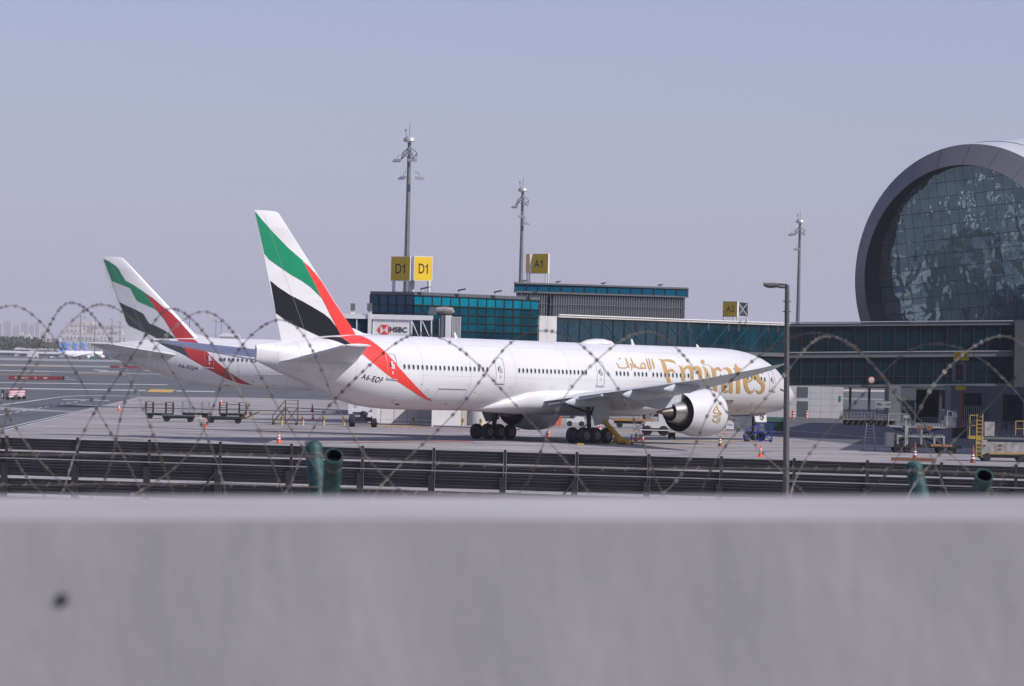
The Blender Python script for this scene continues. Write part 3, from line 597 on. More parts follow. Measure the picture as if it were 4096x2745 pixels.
ARABIC=[[[30.26,26.5,30.16,27.3],[30.23,25.6,30.12,26.5],[30.2,24.2,30.06,25.3],[30.17,22.9,30.01,23.9],[30.17,21.4,29.99,22.2],[30.17,19.6,29.98,20.7],[30.09,17.8,29.94,19.9],[29.92,17.0,29.83,19.4],[29.72,16.7,29.65,19.2],[29.52,16.7,29.46,19.1],[29.31,16.7,29.27,19.2],[29.09,17.0,29.09,19.4],[28.89,17.9,28.96,19.9],[28.73,19.8,28.88,20.8],[28.63,22.0,28.81,22.4],[28.58,24.2,28.76,23.8],[28.6,26.0,28.75,25.1],[28.66,27.4,28.77,26.5],[28.7,28.3,28.8,27.5]],[[28.65,37.4,28.54,38.1],[28.67,36.0,28.52,36.9],[28.7,34.0,28.51,35.1],[28.73,31.6,28.5,32.7],[28.75,28.3,28.51,29.3],[28.75,24.6,28.52,25.6],[28.73,21.6,28.52,22.6],[28.69,19.6,28.51,20.6],[28.64,18.4,28.51,19.1],[28.6,17.6,28.51,18.2]],[[27.87,37.4,27.76,38.0],[27.89,36.1,27.75,36.9],[27.93,34.3,27.74,35.3],[27.96,31.9,27.73,33.0],[27.98,28.6,27.74,29.7],[27.97,24.8,27.74,25.9],[27.94,21.8,27.72,22.9],[27.89,20.0,27.71,21.0],[27.84,18.9,27.71,19.7],[27.8,18.3,27.71,18.9]],[[28.37,26.7,28.3,27.5],[28.34,25.9,28.24,27.0],[28.3,24.7,28.15,26.1],[28.27,23.5,28.08,24.9],[28.25,22.1,28.04,23.3],[28.23,20.7,28.03,21.4],[28.24,19.4,28.05,19.3],[28.3,17.8,28.16,17.1],[28.39,15.8,28.3,15.2],[28.46,14.4,28.39,14.0]],[[27.62,26.3,27.52,26.5],[27.65,24.5,27.52,24.9],[27.68,22.0,27.52,22.8],[27.64,19.7,27.47,21.4],[27.5,18.4,27.37,20.6],[27.31,17.6,27.21,20.0],[27.08,17.2,27.02,19.7],[26.77,17.3,26.73,19.8],[26.43,17.6,26.39,20.1],[26.18,17.9,26.15,20.4]],[[26.57,19.7,26.71,18.3],[26.62,20.6,26.77,19.2],[26.69,21.9,26.86,20.7],[26.7,23.0,26.89,22.6],[26.66,24.4,26.81,24.9],[26.56,26.1,26.68,27.1],[26.49,26.9,26.51,28.9],[26.43,26.8,26.33,29.1],[26.34,26.3,26.19,28.2],[26.28,25.3,26.1,26.6],[26.27,23.6,26.09,24.2],[26.3,21.1,26.11,21.6],[26.31,19.3,26.13,19.7]],[[25.64,37.7,25.55,38.1],[25.69,35.4,25.56,36.0],[25.76,32.1,25.57,32.9],[25.81,28.8,25.59,29.6],[25.85,25.1,25.62,25.8],[25.87,21.3,25.66,21.9],[25.87,18.6,25.67,19.2]],[[25.28,37.9,25.19,38.3],[25.34,35.5,25.2,36.1],[25.4,32.3,25.21,33.1],[25.45,29.0,25.23,29.8],[25.49,25.3,25.26,26.0],[25.5,21.4,25.3,22.1],[25.5,18.8,25.31,19.4]],[[25.8,17.6,25.75,19.9],[25.66,17.6,25.61,19.9],[25.46,17.7,25.41,20.0],[25.32,17.8,25.27,20.1]],[[24.84,37.6,24.75,38.1],[24.9,35.1,24.76,35.7],[24.97,31.6,24.76,32.5],[25.01,28.1,24.77,29.0],[25.03,24.5,24.81,25.2],[25.02,20.8,24.85,21.3],[25.0,18.3,24.87,18.7]],[[25.77,15.5,25.8,16.3],[25.72,15.8,25.75,16.6],[25.66,16.2,25.68,17.0],[25.68,16.6,25.6,16.8],[25.7,16.5,25.65,15.9],[25.77,15.7,25.71,15.2],[25.81,14.6,25.73,15.0],[25.73,14.0,25.7,14.9],[25.64,13.8,25.61,14.6],[25.57,13.7,25.54,14.5]],[[29.66,33.4,29.68,35.0],[29.6,33.8,29.62,35.4],[29.52,34.3,29.54,36.0],[29.47,34.8,29.48,36.4]],[[29.43,33.9,29.45,35.5],[29.38,34.3,29.4,35.9],[29.3,34.9,29.32,36.5],[29.24,35.3,29.26,36.9]]]
EMBLEM=[[[27.05,23.1,27.02,23.4],[27.03,21.9,26.98,22.5],[27.0,20.1,26.91,21.0],[26.97,18.1,26.86,19.0],[26.97,15.7,26.83,16.4],[26.96,12.8,26.81,13.5],[26.93,9.9,26.78,10.7],[26.89,7.0,26.74,8.0],[26.84,4.2,26.69,5.3],[26.75,1.5,26.63,3.1],[26.62,-0.6,26.53,1.2],[26.47,-2.1,26.4,-0.6],[26.37,-3.1,26.31,-1.8]],[[27.43,6.0,27.48,6.2],[27.39,8.1,27.46,8.3],[27.33,10.9,27.43,11.3],[27.26,12.9,27.37,14.0],[27.19,14.0,27.26,15.9],[27.11,14.7,27.13,17.1],[27.09,14.8,27.0,17.2],[27.07,14.2,26.93,15.5],[27.05,12.6,26.91,13.1],[27.05,11.5,26.94,10.6],[27.12,10.6,27.05,8.9],[27.24,9.4,27.19,7.7],[27.33,8.6,27.29,6.9]],[[27.58,9.3,27.54,9.4],[27.59,7.2,27.52,7.3],[27.6,4.1,27.49,4.6],[27.55,1.2,27.45,2.9],[27.43,-0.2,27.39,2.5],[27.29,-0.6,27.26,2.3],[27.14,-0.9,27.11,2.0],[26.97,-1.3,26.95,1.5],[26.8,-1.6,26.77,0.9],[26.66,-2.0,26.62,0.2],[26.55,-2.6,26.5,-0.9],[26.47,-3.3,26.42,-2.0],[26.41,-3.8,26.36,-2.7]],[[26.71,6.1,26.66,6.6],[26.67,4.6,26.6,5.3],[26.6,2.6,26.52,3.5],[26.54,0.9,26.45,2.2],[26.47,-0.0,26.41,1.7],[26.43,-0.3,26.36,1.3],[26.42,-0.2,26.31,0.2],[26.42,-0.9,26.32,-1.3],[26.44,-2.1,26.35,-2.6],[26.45,-3.0,26.38,-3.5]],[[27.6,-4.7,27.57,-4.2],[27.59,-5.3,27.54,-4.5],[27.56,-6.5,27.51,-4.7],[27.48,-7.3,27.47,-4.7],[27.34,-7.4,27.37,-4.6],[27.17,-7.3,27.2,-4.3],[26.99,-7.0,27.03,-4.1],[26.81,-6.3,26.85,-3.8],[26.64,-5.5,26.67,-3.5],[26.52,-4.9,26.54,-3.3]],[[27.54,-10.1,27.49,-10.2],[27.55,-11.6,27.48,-11.8],[27.57,-13.9,27.46,-13.9],[27.54,-16.3,27.43,-15.5],[27.47,-18.5,27.37,-16.7],[27.37,-20.3,27.29,-17.9],[27.22,-21.5,27.22,-18.6],[27.06,-21.8,27.11,-18.9],[26.91,-21.3,26.99,-18.7],[26.79,-20.0,26.91,-18.2],[26.74,-17.6,26.87,-16.7],[26.73,-14.9,26.86,-14.4],[26.74,-12.4,26.86,-12.3],[26.77,-10.3,26.87,-10.5],[26.83,-8.4,26.91,-8.8],[26.86,-7.3,26.93,-7.6]],[[26.61,-5.7,26.53,-5.7],[26.6,-7.9,26.5,-7.9],[26.6,-10.9,26.46,-11.0],[26.6,-13.7,26.44,-14.1],[26.6,-16.0,26.43,-16.8],[26.62,-18.1,26.45,-19.4],[26.65,-19.8,26.5,-21.7],[26.71,-21.4,26.6,-23.4],[26.8,-23.0,26.72,-24.6],[26.87,-24.1,26.8,-25.3]],[[27.34,-11.0,27.42,-9.0],[27.31,-10.8,27.39,-8.7],[27.28,-10.4,27.36,-8.4],[27.25,-10.2,27.33,-8.2]],[[27.11,-10.5,27.19,-8.4],[27.08,-10.2,27.16,-8.2],[27.05,-9.9,27.13,-7.9],[27.02,-9.6,27.1,-7.6]]]
# ------------------------------------------------------------------ ground
def asphalt_mat(name, base, dark, light, sc=.05, joints=None, jcol=(.05, .05, .055), rot=0.0, streak=None):
    m = bpy.data.materials.new(name); m.use_nodes = True; nt = m.node_tree; b = nt.nodes['Principled BSDF']
    b.inputs['Roughness'].default_value = .85; b.inputs['Specular IOR Level'].default_value = .3
    geo = nt.nodes.new('ShaderNodeNewGeometry'); mp = nt.nodes.new('ShaderNodeMapping')
    nt.links.new(geo.outputs['Position'], mp.inputs['Vector']); mp.inputs['Rotation'].default_value = (0, 0, rot)
    def noise(scale, det, st=(1, 1, 1)):
        mm = nt.nodes.new('ShaderNodeMapping'); mm.inputs['Scale'].default_value = st
        nt.links.new(mp.outputs['Vector'], mm.inputs['Vector'])
        n = nt.nodes.new('ShaderNodeTexNoise'); n.inputs['Scale'].default_value = scale; n.inputs['Detail'].default_value = det
        nt.links.new(mm.outputs['Vector'], n.inputs['Vector']); return n.outputs['Fac']
    def ramp(fac, a, c, p0=.35, p1=.65):
        r_ = nt.nodes.new('ShaderNodeValToRGB'); r_.color_ramp.elements[0].position = p0; r_.color_ramp.elements[1].position = p1
        r_.color_ramp.elements[0].color = (*a, 1); r_.color_ramp.elements[1].color = (*c, 1); nt.links.new(fac, r_.inputs['Fac']); return r_.outputs['Color']
    def mix(fac, a, c, mode='MIX'):
        x = nt.nodes.new('ShaderNodeMix'); x.data_type = 'RGBA'; x.blend_type = mode
        if isinstance(fac, float): x.inputs['Factor'].default_value = fac
        else: nt.links.new(fac, x.inputs['Factor'])
        for s, k in ((a, 'A'), (c, 'B')):
            if isinstance(s, tuple): x.inputs[k].default_value = (*s, 1)
            else: nt.links.new(s, x.inputs[k])
        return x.outputs['Result']
    col = ramp(noise(sc, 5), dark, light)
    col = mix(.35, col, ramp(noise(1.2, 6), dark, light), 'MIX')
    st = ramp(noise(.25, 4, streak or (1, .12, 1)), (.0, .0, .0), (1, 1, 1), .52, .66)
    dk = mix(st, col, tuple(c * .62 for c in base))
    col = mix(.6, col, dk)
    if joints:
        br = nt.nodes.new('ShaderNodeTexBrick'); br.offset = 0; br.inputs['Scale'].default_value = 1.0
        br.inputs['Brick Width'].default_value = joints; br.inputs['Row Height'].default_value = joints
        br.inputs['Mortar Size'].default_value = .14; br.inputs['Mortar Smooth'].default_value = .2
        br.inputs['Color1'].default_value = (1, 1, 1, 1); br.inputs['Color2'].default_value = (.82, .82, .83, 1); br.inputs['Mortar'].default_value = (0, 0, 0, 1)
        nt.links.new(mp.outputs['Vector'], br.inputs['Vector'])
        sp = mix(1.0, col, br.outputs['Color'], 'MULTIPLY')
        col = mix(br.outputs['Fac'], sp, jcol)
    nt.links.new(col, b.inputs['Base Color'])
    return m
M_ASPH = asphalt_mat('taxiway_asphalt', (.088, .092, .102), (.076, .08, .09), (.108, .112, .122))
M_CONC = asphalt_mat('apron_concrete', (.32, .302, .302), (.262, .248, .248), (.365, .345, .342), .04, 7.5, (.075, .075, .075), R(-49.66), (.25, 1, 1))
M_CONC2 = asphalt_mat('old_concrete', (.26, .255, .26), (.23, .225, .23), (.3, .29, .295), .02)
M_SAND = asphalt_mat('pale_sand', (.4, .36, .31), (.36, .33, .29), (.46, .42, .37), .01)
M_WLINE = mat('white_line_paint', (.4, .4, .41), .7, 0, .3, .6)
M_YLINE = mat('yellow_line_paint', (.5, .3, .06), .7, 0, .3, 1.5)
M_RLINE = mat('red_line_paint', (.5, .09, .08), .7, 0, .18, 1.5)

g = MB().add([(-15000, -1500, 0), (15000, -1500, 0), (15000, 24000, 0), (-15000, 24000, 0)], [(0, 1, 2, 3)])
ground = structure('ground', g, M_ASPH)
# concrete parking apron
e0, e1 = gr(0, 1730), gr(555, 1587)
dirn = (e0 - e1).normalized()
near = e0 + dirn * 215
pts = [near, e0, e1] + [gr(*q) for q in ((1024, 1592), (1500, 1606), (2400, 1640), (2870, 1700), (2912, 1718), (3144, 1752), (3424, 1778), (4096, 1800), (4600, 1830))] + [Vector((110, 250, 0)), Vector((80, near.y, 0))]
structure('apron', MB().add([(p.x, p.y, .012) for p in pts], [tuple(range(len(pts)))]), M_CONC)
def strip(name, px, m, parent=None, z=.02):
    """flat paint from corner points"""
    p = [gr(*q) for q in px]
    o = MB().add([(q.x, q.y, z) for q in p], [tuple(range(len(p)))]).build(name, m, parent)
    return o
# far concrete taxiways and sand strips
for nm, px, m in (('far_taxiway', [(0, 1456), (520, 1466), (520, 1472), (0, 1464)], M_CONC2), ('far_apron', [(-200, 1428), (620, 1444), (600, 1450), (-200, 1438)], M_CONC2),
                  ('sand_strip', [(3000, 1552), (4300, 1574), (4300, 1580), (3000, 1560)], M_SAND), ('old_concrete_strip', [(0, 1627), (300, 1647), (290, 1650), (0, 1640)], M_CONC2),
                  ('middle_taxiway', [(0, 1480), (700, 1497), (700, 1500), (0, 1484)], M_CONC2), ('far_link_taxiway', [(3200, 1589), (4200, 1612), (4200, 1616), (3200, 1593)], M_CONC2)):
    structure(nm, MB().add([(q.x, q.y, .012) for q in [gr(*p) for p in px]], [tuple(range(len(px)))]), m)
def zz(l): return [(x / 2.285, 1400 + y / 2.285) for x, y in l]
def line_px(a, b, w, m, nm='painted_line', wb=None):
    wb = wb or w
    strip(nm, [(a[0], a[1] - w / 2), (b[0], b[1] - wb / 2), (b[0], b[1] + wb / 2), (a[0], a[1] + w / 2)], m, ground)
for a, b, w, m in (((0, 300), (1530, 320), 6, M_WLINE), ((0, 351), (1335, 372), 9, M_WLINE), ((1612, 376), (1965, 383), 9, M_WLINE), ((570, 452), (1000, 465), 5, M_WLINE), ((695, 503), (900, 511), 4, M_WLINE),
                   ((0, 186), (480, 196), 3, M_WLINE), ((480, 268), (690, 272), 3, M_WLINE), ((530, 250), (640, 253), 2.5, M_WLINE), ((0, 222), (460, 230), 2.5, M_YLINE), ((700, 214), (1150, 232), 2.5, M_YLINE),
                   ((850, 184), (985, 188), 6, M_WLINE), ((900, 196), (1088, 201), 6, M_WLINE), ((1318, 188), (1440, 191), 5, M_YLINE), ((1530, 238), (1570, 239), 6, M_YLINE), ((0, 140), (620, 152), 3, M_YLINE), ((1620, 253), (1690, 255), 3, M_WLINE)):
    (p, q) = zz([a, b]); line_px(p, q, w / 2.285, m)
strip('painted_block', zz([(1380, 361), (1610, 365), (1560, 390), (1338, 384)]), M_YLINE, ground)
cur = [(0, 506, 10), (200, 480, 9), (420, 450, 7), (600, 426, 5), (760, 419, 4), (900, 418, 3.5), (1280, 424, 3)]
for a, b in zip(cur, cur[1:]):
    p, q = zz([a[:2], b[:2]]); line_px(p, q, a[2] / 2.285, M_WLINE, wb=b[2] / 2.285)
dsh = [(0, 597, 8), (480, 512, 6), (800, 458, 4.5), (1000, 436, 3)]
for a, b in zip(dsh, dsh[1:]):
    n = max(2, int((b[0] - a[0]) / 62))
    for k in range(n):
        t0, t1 = k / n, (k + .62) / n; f = lambda t: (a[0] + (b[0] - a[0]) * t, a[1] + (b[1] - a[1]) * t)
        p, q = zz([f(t0), f(t1)]); line_px(p, q, a[2] / 2.285, M_WLINE, wb=b[2] / 2.285)
for off, w in ((-8, 8), (8, 8)):
    c2 = [(0, 738 + off * 1.4), (690, 572 + off * .8), (1280, 443 + off * .3)]
    for i, (a, b) in enumerate(zip(c2, c2[1:])):
        p, q = zz([a, b]); line_px(p, q, (w * (1.2 - i * .5)) / 2.285, M_WLINE, wb=(w * (.7 - i * .45)) / 2.285)
# stand markings behind the aircraft: yellow lead-in, red hatching by the kerb
for k in range(12):
    x = 1530 + k * 34
    strip('red_hatch_mark', [(x + 14, 1706 + k * 1.2), (x + 18, 1706 + k * 1.2), (x + 2, 1715 + k * 1.2), (x - 3, 1715 + k * 1.2)], M_RLINE, ground, .03)
for a, b, w, m in (((2700, 1764), (3140, 1766), 1.6, M_YLINE), ((1380, 1771), (1900, 1766), 1.6, M_RLINE), ((1480, 1703), (1680, 1706), 2.5, M_YLINE), ((3150, 1722), (3560, 1758), 1.5, M_WLINE), ((2440, 1727), (2900, 1733), 1.4, M_YLINE)):
    strip('painted_line', [(a[0], a[1] - w / 2), (b[0], b[1] - w / 2), (b[0], b[1] + w / 2), (a[0], a[1] + w / 2)], m, ground, .03)
for k in range(6):
    x = 2860 + k * 36
    strip('red_hatch_mark', [(x, 1737 + k * .8), (x + 6, 1737 + k * .8), (x + 14, 1743 + k * .8), (x + 7, 1743 + k * .8)], M_RLINE, ground, .03)

M_TYRE = mat('tyre_rubber_streak', (.15, .145, .15), .85, 0, .25, .4)
tm_b = MB()
for k in range(34):
    c = Vector((random.uniform(-45, 30), random.uniform(285, 420), .018)); a_ = R(49.66 + random.choice((0, 0, 6, -8, 90, 75)) + random.uniform(-4, 4)); u_ = Vector((math.cos(a_), math.sin(a_), 0)); v_ = Vector((-u_.y, u_.x, 0))
    ln_ = random.uniform(6, 26)
    for o_ in (-.75, .75):
        w_ = random.uniform(.1, .2); q = c + v_ * o_
        tm_b.add([q - v_ * w_, q + u_ * ln_ + v_ * random.uniform(-.3, .3) - v_ * w_ * .4, q + u_ * ln_ + v_ * w_ * .4, q + v_ * w_], [(0, 1, 2, 3)])
for k in range(26):
    c = Vector((random.uniform(-40, 35), random.uniform(285, 400), .022)); r_ = random.uniform(.3, 1.4)
    tm_b.add([c + Vector((r_ * random.uniform(.6, 1.2) * math.cos(t * .5236), r_ * random.uniform(.6, 1.2) * math.sin(t * .5236), 0)) for t in range(12)], [tuple(range(12))])
tb_ = tm_b.build('tyre_marks', M_TYRE, ground); tb_['kind'] = 'stuff'
# verge that carries the perimeter wire, hidden behind the parapet
structure('verge', MB().box((-60, -6, -.5), (60, 22, 3.3)), M_SAND)

# ------------------------------------------------------------------ the two parked airliners
COLS = {'red': M_RED, 'green': M_GREEN, 'black': M_BLACK}
def frange(a, b, n): return [a + (b - a) * k / (n - 1) for k in range(n)]
winA = frange(58.55, 48.1, 20) + frange(43.9, 34.8, 18) + frange(30.5, 28.9, 4) + frange(27.9, 26.25, 4) + frange(25.25, 19.5, 11) + [15.2, 14.6] + frange(14.0, 12.6, 3) + frange(11.0, 8.2, 6)
airA = airliner((2.77, 320.75, 0), R(49.66), R(.38), 'white airliner lettered A6-EQF with gold lettering, parked in front at the gate', 'airliners with green, black and red tails',
                dict(fin=A_FIN, fus=A_FUS, m=COLS, win=winA, doors=[(60.0, .55), (46.4, .55), (32.75, .5), (17.0, .55), (6.75, .52)], reg=('A6-EQF', 62.15, -16.6, .66, .28)))
ribbon('gold_lettering', EMIRATES, M_GOLD, airA, surf)
ribbon('gold_arabic_lettering', ARABIC, M_GOLD, airA, surf)
NPR = [(24.9,1.72),(25.2,1.95),(26.15,2.1),(27.4,2.1),(28.65,1.92),(29.8,1.68)]
def nsurf(s, a, off):
    r_ = hermite(NPR, s, 1) + off; t = R(a)
    return L(s, 9.6 + r_ * math.cos(t), 2.85 + r_ * math.sin(t))
ribbon('gold_emblem', EMBLEM, M_GOLD, [c for c in airA.children if c.name.startswith('engine')][0], nsurf, .02)
vs, fs = text2d('Emirates.com', 1.05, .25, .005, 'RIGHT', .9)
MB().add([surf(12.5 - x, -36 + math.degrees(y / 3.1), .015) for x, y in vs], fs).build('web_lettering', M_BLK, airA)
vs, fs = text2d('BOEING', .26, .25, .008, 'LEFT', .9)
MB().add([surf(5.15 - x, -3.6 + math.degrees(y / 2.6), .015) for x, y in vs], fs).build('maker_lettering', M_BLK, airA)
LG = {'red': lined('red_feather_paint', (.42, .03, .03), (.16, .02, .03), 2.2), 'green': lined('green_feather_paint', (.0, .14, .07), (.1, .35, .2), 2.2), 'black': lined('black_feather_paint', (.01, .011, .015), (.16, .165, .185), 2.2), 'grey': lined('grey_feather_paint', (.42, .43, .47), (.75, .75, .78), 2.2)}
winB = [58.5 - k * .545 for k in range(20)]
airB = airliner((-14.24, 449.97, 0), R(1.305), R(.21), 'white airliner lettered A6-EQH with feather-lined tail, parked farther back', 'airliners with green, black and red tails',
                dict(fin=B_FIN, fus=B_FUS, m=LG, win=winB, doors=[(59.85, .55)], reg=('A6-EQH', 62.4, -17.6, .66, 0)))

# far row of small blue-tailed jets
M_BLUE = mat('sky_blue_paint', (.05, .22, .6), .35, 0, .2, .2); M_ORANGE = mat('orange_paint', (.8, .25, .08), .4); M_NAVY = mat('navy_paint', (.03, .06, .25), .4)
FD = {'fin': {'blue': [(61.2, 8.3), (70.3, 8.3), (73.6, 18.28), (71.0, 18.28)], 'orange': [(63.5, 9.4), (65.5, 9.6), (68.2, 11.0), (69.0, 12.8), (67.8, 13.2), (66.4, 11.4)], 'navy': [(71.6, 12), (72.5, 15), (73.6, 18.28), (72.8, 18.28), (72.2, 15.5)]},
      'fus': {'blue': [(57, 85), (60, 60), (66, 30), (72, 10), (73, 60), (66, 86)]}, 'm': {'blue': M_BLUE, 'orange': M_ORANGE, 'navy': M_NAVY}}
for i, (px, py, rz, lb) in enumerate(((262, 1428, 25, 'small far jet with blue tail, leftmost of the far row'), (296, 1427, 25, 'small far jet with blue tail, second from the left in the far row'), (330, 1426, 25, 'small far jet with blue tail, third from the left in the far row'),
                                      (304, 1436, 62, 'small far jet seen from behind with its engines showing, in front of the far row'))):
    p = gr(px, py); p.y = min(p.y, 2900)
    if i < 3: p = Vector((at(px, py, 2400 + i * 25).x, 2400 + i * 25, 0))
    else: p = Vector((at(304, py, 2300).x, 2300, 0))
    a = airliner(p, R(rz), 0, lb, 'far blue-tailed jets', FD, 0, 'small_jet')
    a.scale = (.54, .54, .62)
    # stand the tail, not the wing centre, at the surveyed place
    d = Vector((math.cos(R(rz)), math.sin(R(rz)), 0)) * (34 * .54)
    if i < 3: a.location += d
fj = [o for o in COL.objects if o.name == 'small_jet.002'][0]
vs, fs = text2d('flydubai', 5.2, 0, .02, 'CENTER', 1.1)
MB().add([surf(22 - x, 10 + math.degrees(y / 3.3), .05) for x, y in vs], fs).build('body_lettering', M_NAVY, fj)
# ------------------------------------------------------------------ buildings
def glass_mat(name, col, col2, rough=.06, metal=.0, wave=0.0, wscale=.6, spec=.7, var_scale=.35):
    m = mat(name, col, rough, metal, .0, var_scale, 0, spec, col2)
    if wave:
        nt = m.node_tree; b = nt.nodes['Principled BSDF']
        geo = nt.nodes.new('ShaderNodeNewGeometry'); mp = nt.nodes.new('ShaderNodeMapping'); mp.inputs['Scale'].default_value = (1, 1, .8)
        nt.links.new(geo.outputs['Position'], mp.inputs['Vector'])
        n = nt.nodes.new('ShaderNodeTexNoise'); n.inputs['Scale'].default_value = wscale; n.inputs['Detail'].default_value = 3
        nt.links.new(mp.outputs['Vector'], n.inputs['Vector'])
        bp = nt.nodes.new('ShaderNodeBump'); bp.inputs['Strength'].default_value = wave; bp.inputs['Distance'].default_value = 1.0
        nt.links.new(n.outputs['Fac'], bp.inputs['Height']); nt.links.new(bp.outputs['Normal'], b.inputs['Normal'])
    return m
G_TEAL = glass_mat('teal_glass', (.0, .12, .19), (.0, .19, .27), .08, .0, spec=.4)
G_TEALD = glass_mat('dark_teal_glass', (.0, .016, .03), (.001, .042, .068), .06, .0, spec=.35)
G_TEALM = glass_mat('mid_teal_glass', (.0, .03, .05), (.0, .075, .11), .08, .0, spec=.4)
G_NAVY = glass_mat('navy_glass', (.003, .010, .018), (.003, .024, .034), .06, .0, spec=.3)
G_BLUE = glass_mat('blue_glass', (.0, .06, .12), (.0, .10, .18), .08, .0, spec=.4)
G_TERM = glass_mat('terminal_glass', (.28, .43, .47), (.44, .58, .61), .04, .8, .5, .17)
M_FRAME = mat('mullion_grey', (.03, .033, .036), .5, .3)
M_PANEL = mat('grey_metal_panel', (.145, .155, .17), .45, .3, .06, .6)
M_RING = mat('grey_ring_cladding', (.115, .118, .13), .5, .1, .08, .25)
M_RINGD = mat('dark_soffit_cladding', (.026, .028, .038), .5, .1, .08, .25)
M_ROOFW = mat('pale_roof_metal', (.5, .51, .53), .45, .2, .05, .3)
M_CLAD = mat('white_stone_cladding', (.5, .49, .49), .6, 0, .07, .6)
M_CLAD_SHADE = mat('shade_grey_stone_cladding', (.17, .17, .185), .6, 0, .1, .6)  # grey cladding with the shade under the bridge put into its colour
M_BEIGE = mat('beige_cladding', (.5, .44, .38), .7, 0, .08, .6)
M_WMET = mat('white_metal', (.7, .7, .7), .45, .1, .06, 1.0)
M_DIRTYW = mat('grimy_white_steel', (.30, .29, .28), .6, .1, .35, 2.5, detail=8)
M_GALV = mat('galvanised_steel', (.36, .37, .38), .45, .5, .12, 2.0)
M_YEL = mat('yellow_sign_face', (.68, .45, .02), .5, 0, .05, .5)
M_YPL = mat('yellow_paint', (.45, .29, .04), .5, 0, .1, 2)

def wall_frame(p0, p1):
    p0, p1 = Vector((p0[0], p0[1], 0)), Vector((p1[0], p1[1], 0)); d = (p1 - p0); ln = d.length; d.normalize()
    return p0, d, Vector((d.y, -d.x, 0)), ln         # outward normal to the right of the run
def facade(parent, p0, p1, rows, cols, mats, inset=.06, bar=.09, tilt=0.0, jit=.0, name='glass_pane', slope=0.0, frame=True, fm=None):
    """rows: list of heights; each pane a thin solid of its own, mullions proud of them"""
    o, d, n, ln = wall_frame(p0, p1)
    xs = [ln * k / cols for k in range(cols + 1)]
    up = Vector((0, 0, 1))
    fr = MB()
    for i in range(len(rows) - 1):
        z0, z1 = rows[i], rows[i + 1]
        for k in range(cols):
            a, b = xs[k] + bar / 2, xs[k + 1] - bar / 2
            j = [random.uniform(-jit, jit) for _ in range(3)]
            q = []
            for (x, z, jj) in ((a, z0 + bar / 2, j[0]), (b, z0 + bar / 2, j[1]), (b, z1 - bar / 2, j[1] + j[2]), (a, z1 - bar / 2, j[0] + j[2])):
                q.append(o + d * x + up * (z + slope * x) - n * (inset + jj))
            m = mats[i] if isinstance(mats, list) else mats
            MB().slab(q, -n, .03).build(name, m, parent, True)
    if frame:
        for z in rows: fr.beam(o + up * z, o + d * ln + up * (z + slope * ln), .12, bar)
        for k, x in enumerate(xs): fr.beam(o + d * x + up * (rows[0] + slope * x), o + d * x + up * (rows[-1] + slope * x), bar, .1)
        fr.build('mullion_grid', fm or M_FRAME, parent, True)

U = Vector((math.cos(R(49.66)), math.sin(R(49.66)), 0)); V = Vector((U.y, -U.x, 0))
# --- gate building with the double D1 sign
C = at(1651, 1400, 381); C.z = 0
gb = thing('gate_building', 'teal glass gate building with grey parapet carrying the double D1 sign', 'building', C)
ztop = at(1651, 1167, 381).z
rows = [ztop - .36 - 1.0 - .86 * (7 - k) for k in range(8)] + [ztop - .36]
ncol = 14
E1 = C + Vector((.615, .788, 0)) * 21.5
W1 = C + Vector((-.788, .615, 0)) * 6.0
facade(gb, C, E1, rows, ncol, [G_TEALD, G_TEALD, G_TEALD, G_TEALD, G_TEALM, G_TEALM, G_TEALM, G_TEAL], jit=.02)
facade(gb, W1, C, rows, 5, G_BLUE, jit=.02)
for a, b, nm in ((C, E1, 'parapet_panel'), (W1, C, 'parapet_panel')):
    o, d, n, ln = wall_frame(a, b); k = 14 if ln > 10 else 5
    for i in range(k):
        x0, x1 = ln * i / k + .02, ln * (i + 1) / k - .02
        MB().slab([o + d * x0 + Vector((0, 0, ztop - .33)), o + d * x1 + Vector((0, 0, ztop - .33)), o + d * x1 + Vector((0, 0, ztop)), o + d * x0 + Vector((0, 0, ztop))], -n, .25).build(nm, M_PANEL, gb, True)
back = Vector((-.788, .615, 0)) * 6.0
MB().prism([(p.x, p.y) for p in (C - U * -.3 + Vector((-.2, .3, 0)), E1 + Vector((-.2, 0, 0)), E1 + back, W1 + Vector((.1, .3, 0)))], 4.6, ztop - .1).build('core_wall', mat('dark_interior', (.012, .02, .03), .6), gb, True)
# dotted screen behind the upper panes is left to the glass; ceiling light strips
for i in range(7):
    a = C + Vector((.615, .788, 0)) * (2.2 + i * 2.5) + Vector((.02, -.02, 0))
# --- ground floor of the gate: pale wall panels and a round column
gf = thing('gate_ground_floor', 'low pale panelled gate wall under the front airliner', 'building', gr(1488, 1700))
a, b = gr(1470, 1699), gr(1732, 1703)
o, d, n, ln = wall_frame(a, b)
for i in range(5):
    for j in range(3):
        x0, x1 = ln * i / 5 + .03, ln * (i + 1) / 5 - .03; z0, z1 = (0.15, .55, 2.3, 4.4)[j] + .03, (0.15, .55, 2.3, 4.4)[j + 1]
        MB().slab([o + d * x0 + Vector((0, 0, z0)), o + d * x1 + Vector((0, 0, z0)), o + d * x1 + Vector((0, 0, z1)), o + d * x0 + Vector((0, 0, z1))], -n, .2).build('wall_panel', M_CLAD, gf, True)
a2, b2 = gr(1726, 1707), gr(1841, 1708)
MB().prism([(a2.x, a2.y), (b2.x, b2.y), (b2.x, b2.y + 8), (a2.x, a2.y + 8)], 0, 4.4).build('wall_block', M_CLAD, gf, True)
p = gr(1905, 1704); p.y += 3
MB().lathe([(0, 1.05), (3.6, 1.05)], (p.x, p.y, 0), 'Z', 28, True, True).build('round_column', M_CLAD, gf, True, 40)
p = gr(1855, 1706); p.y += 2
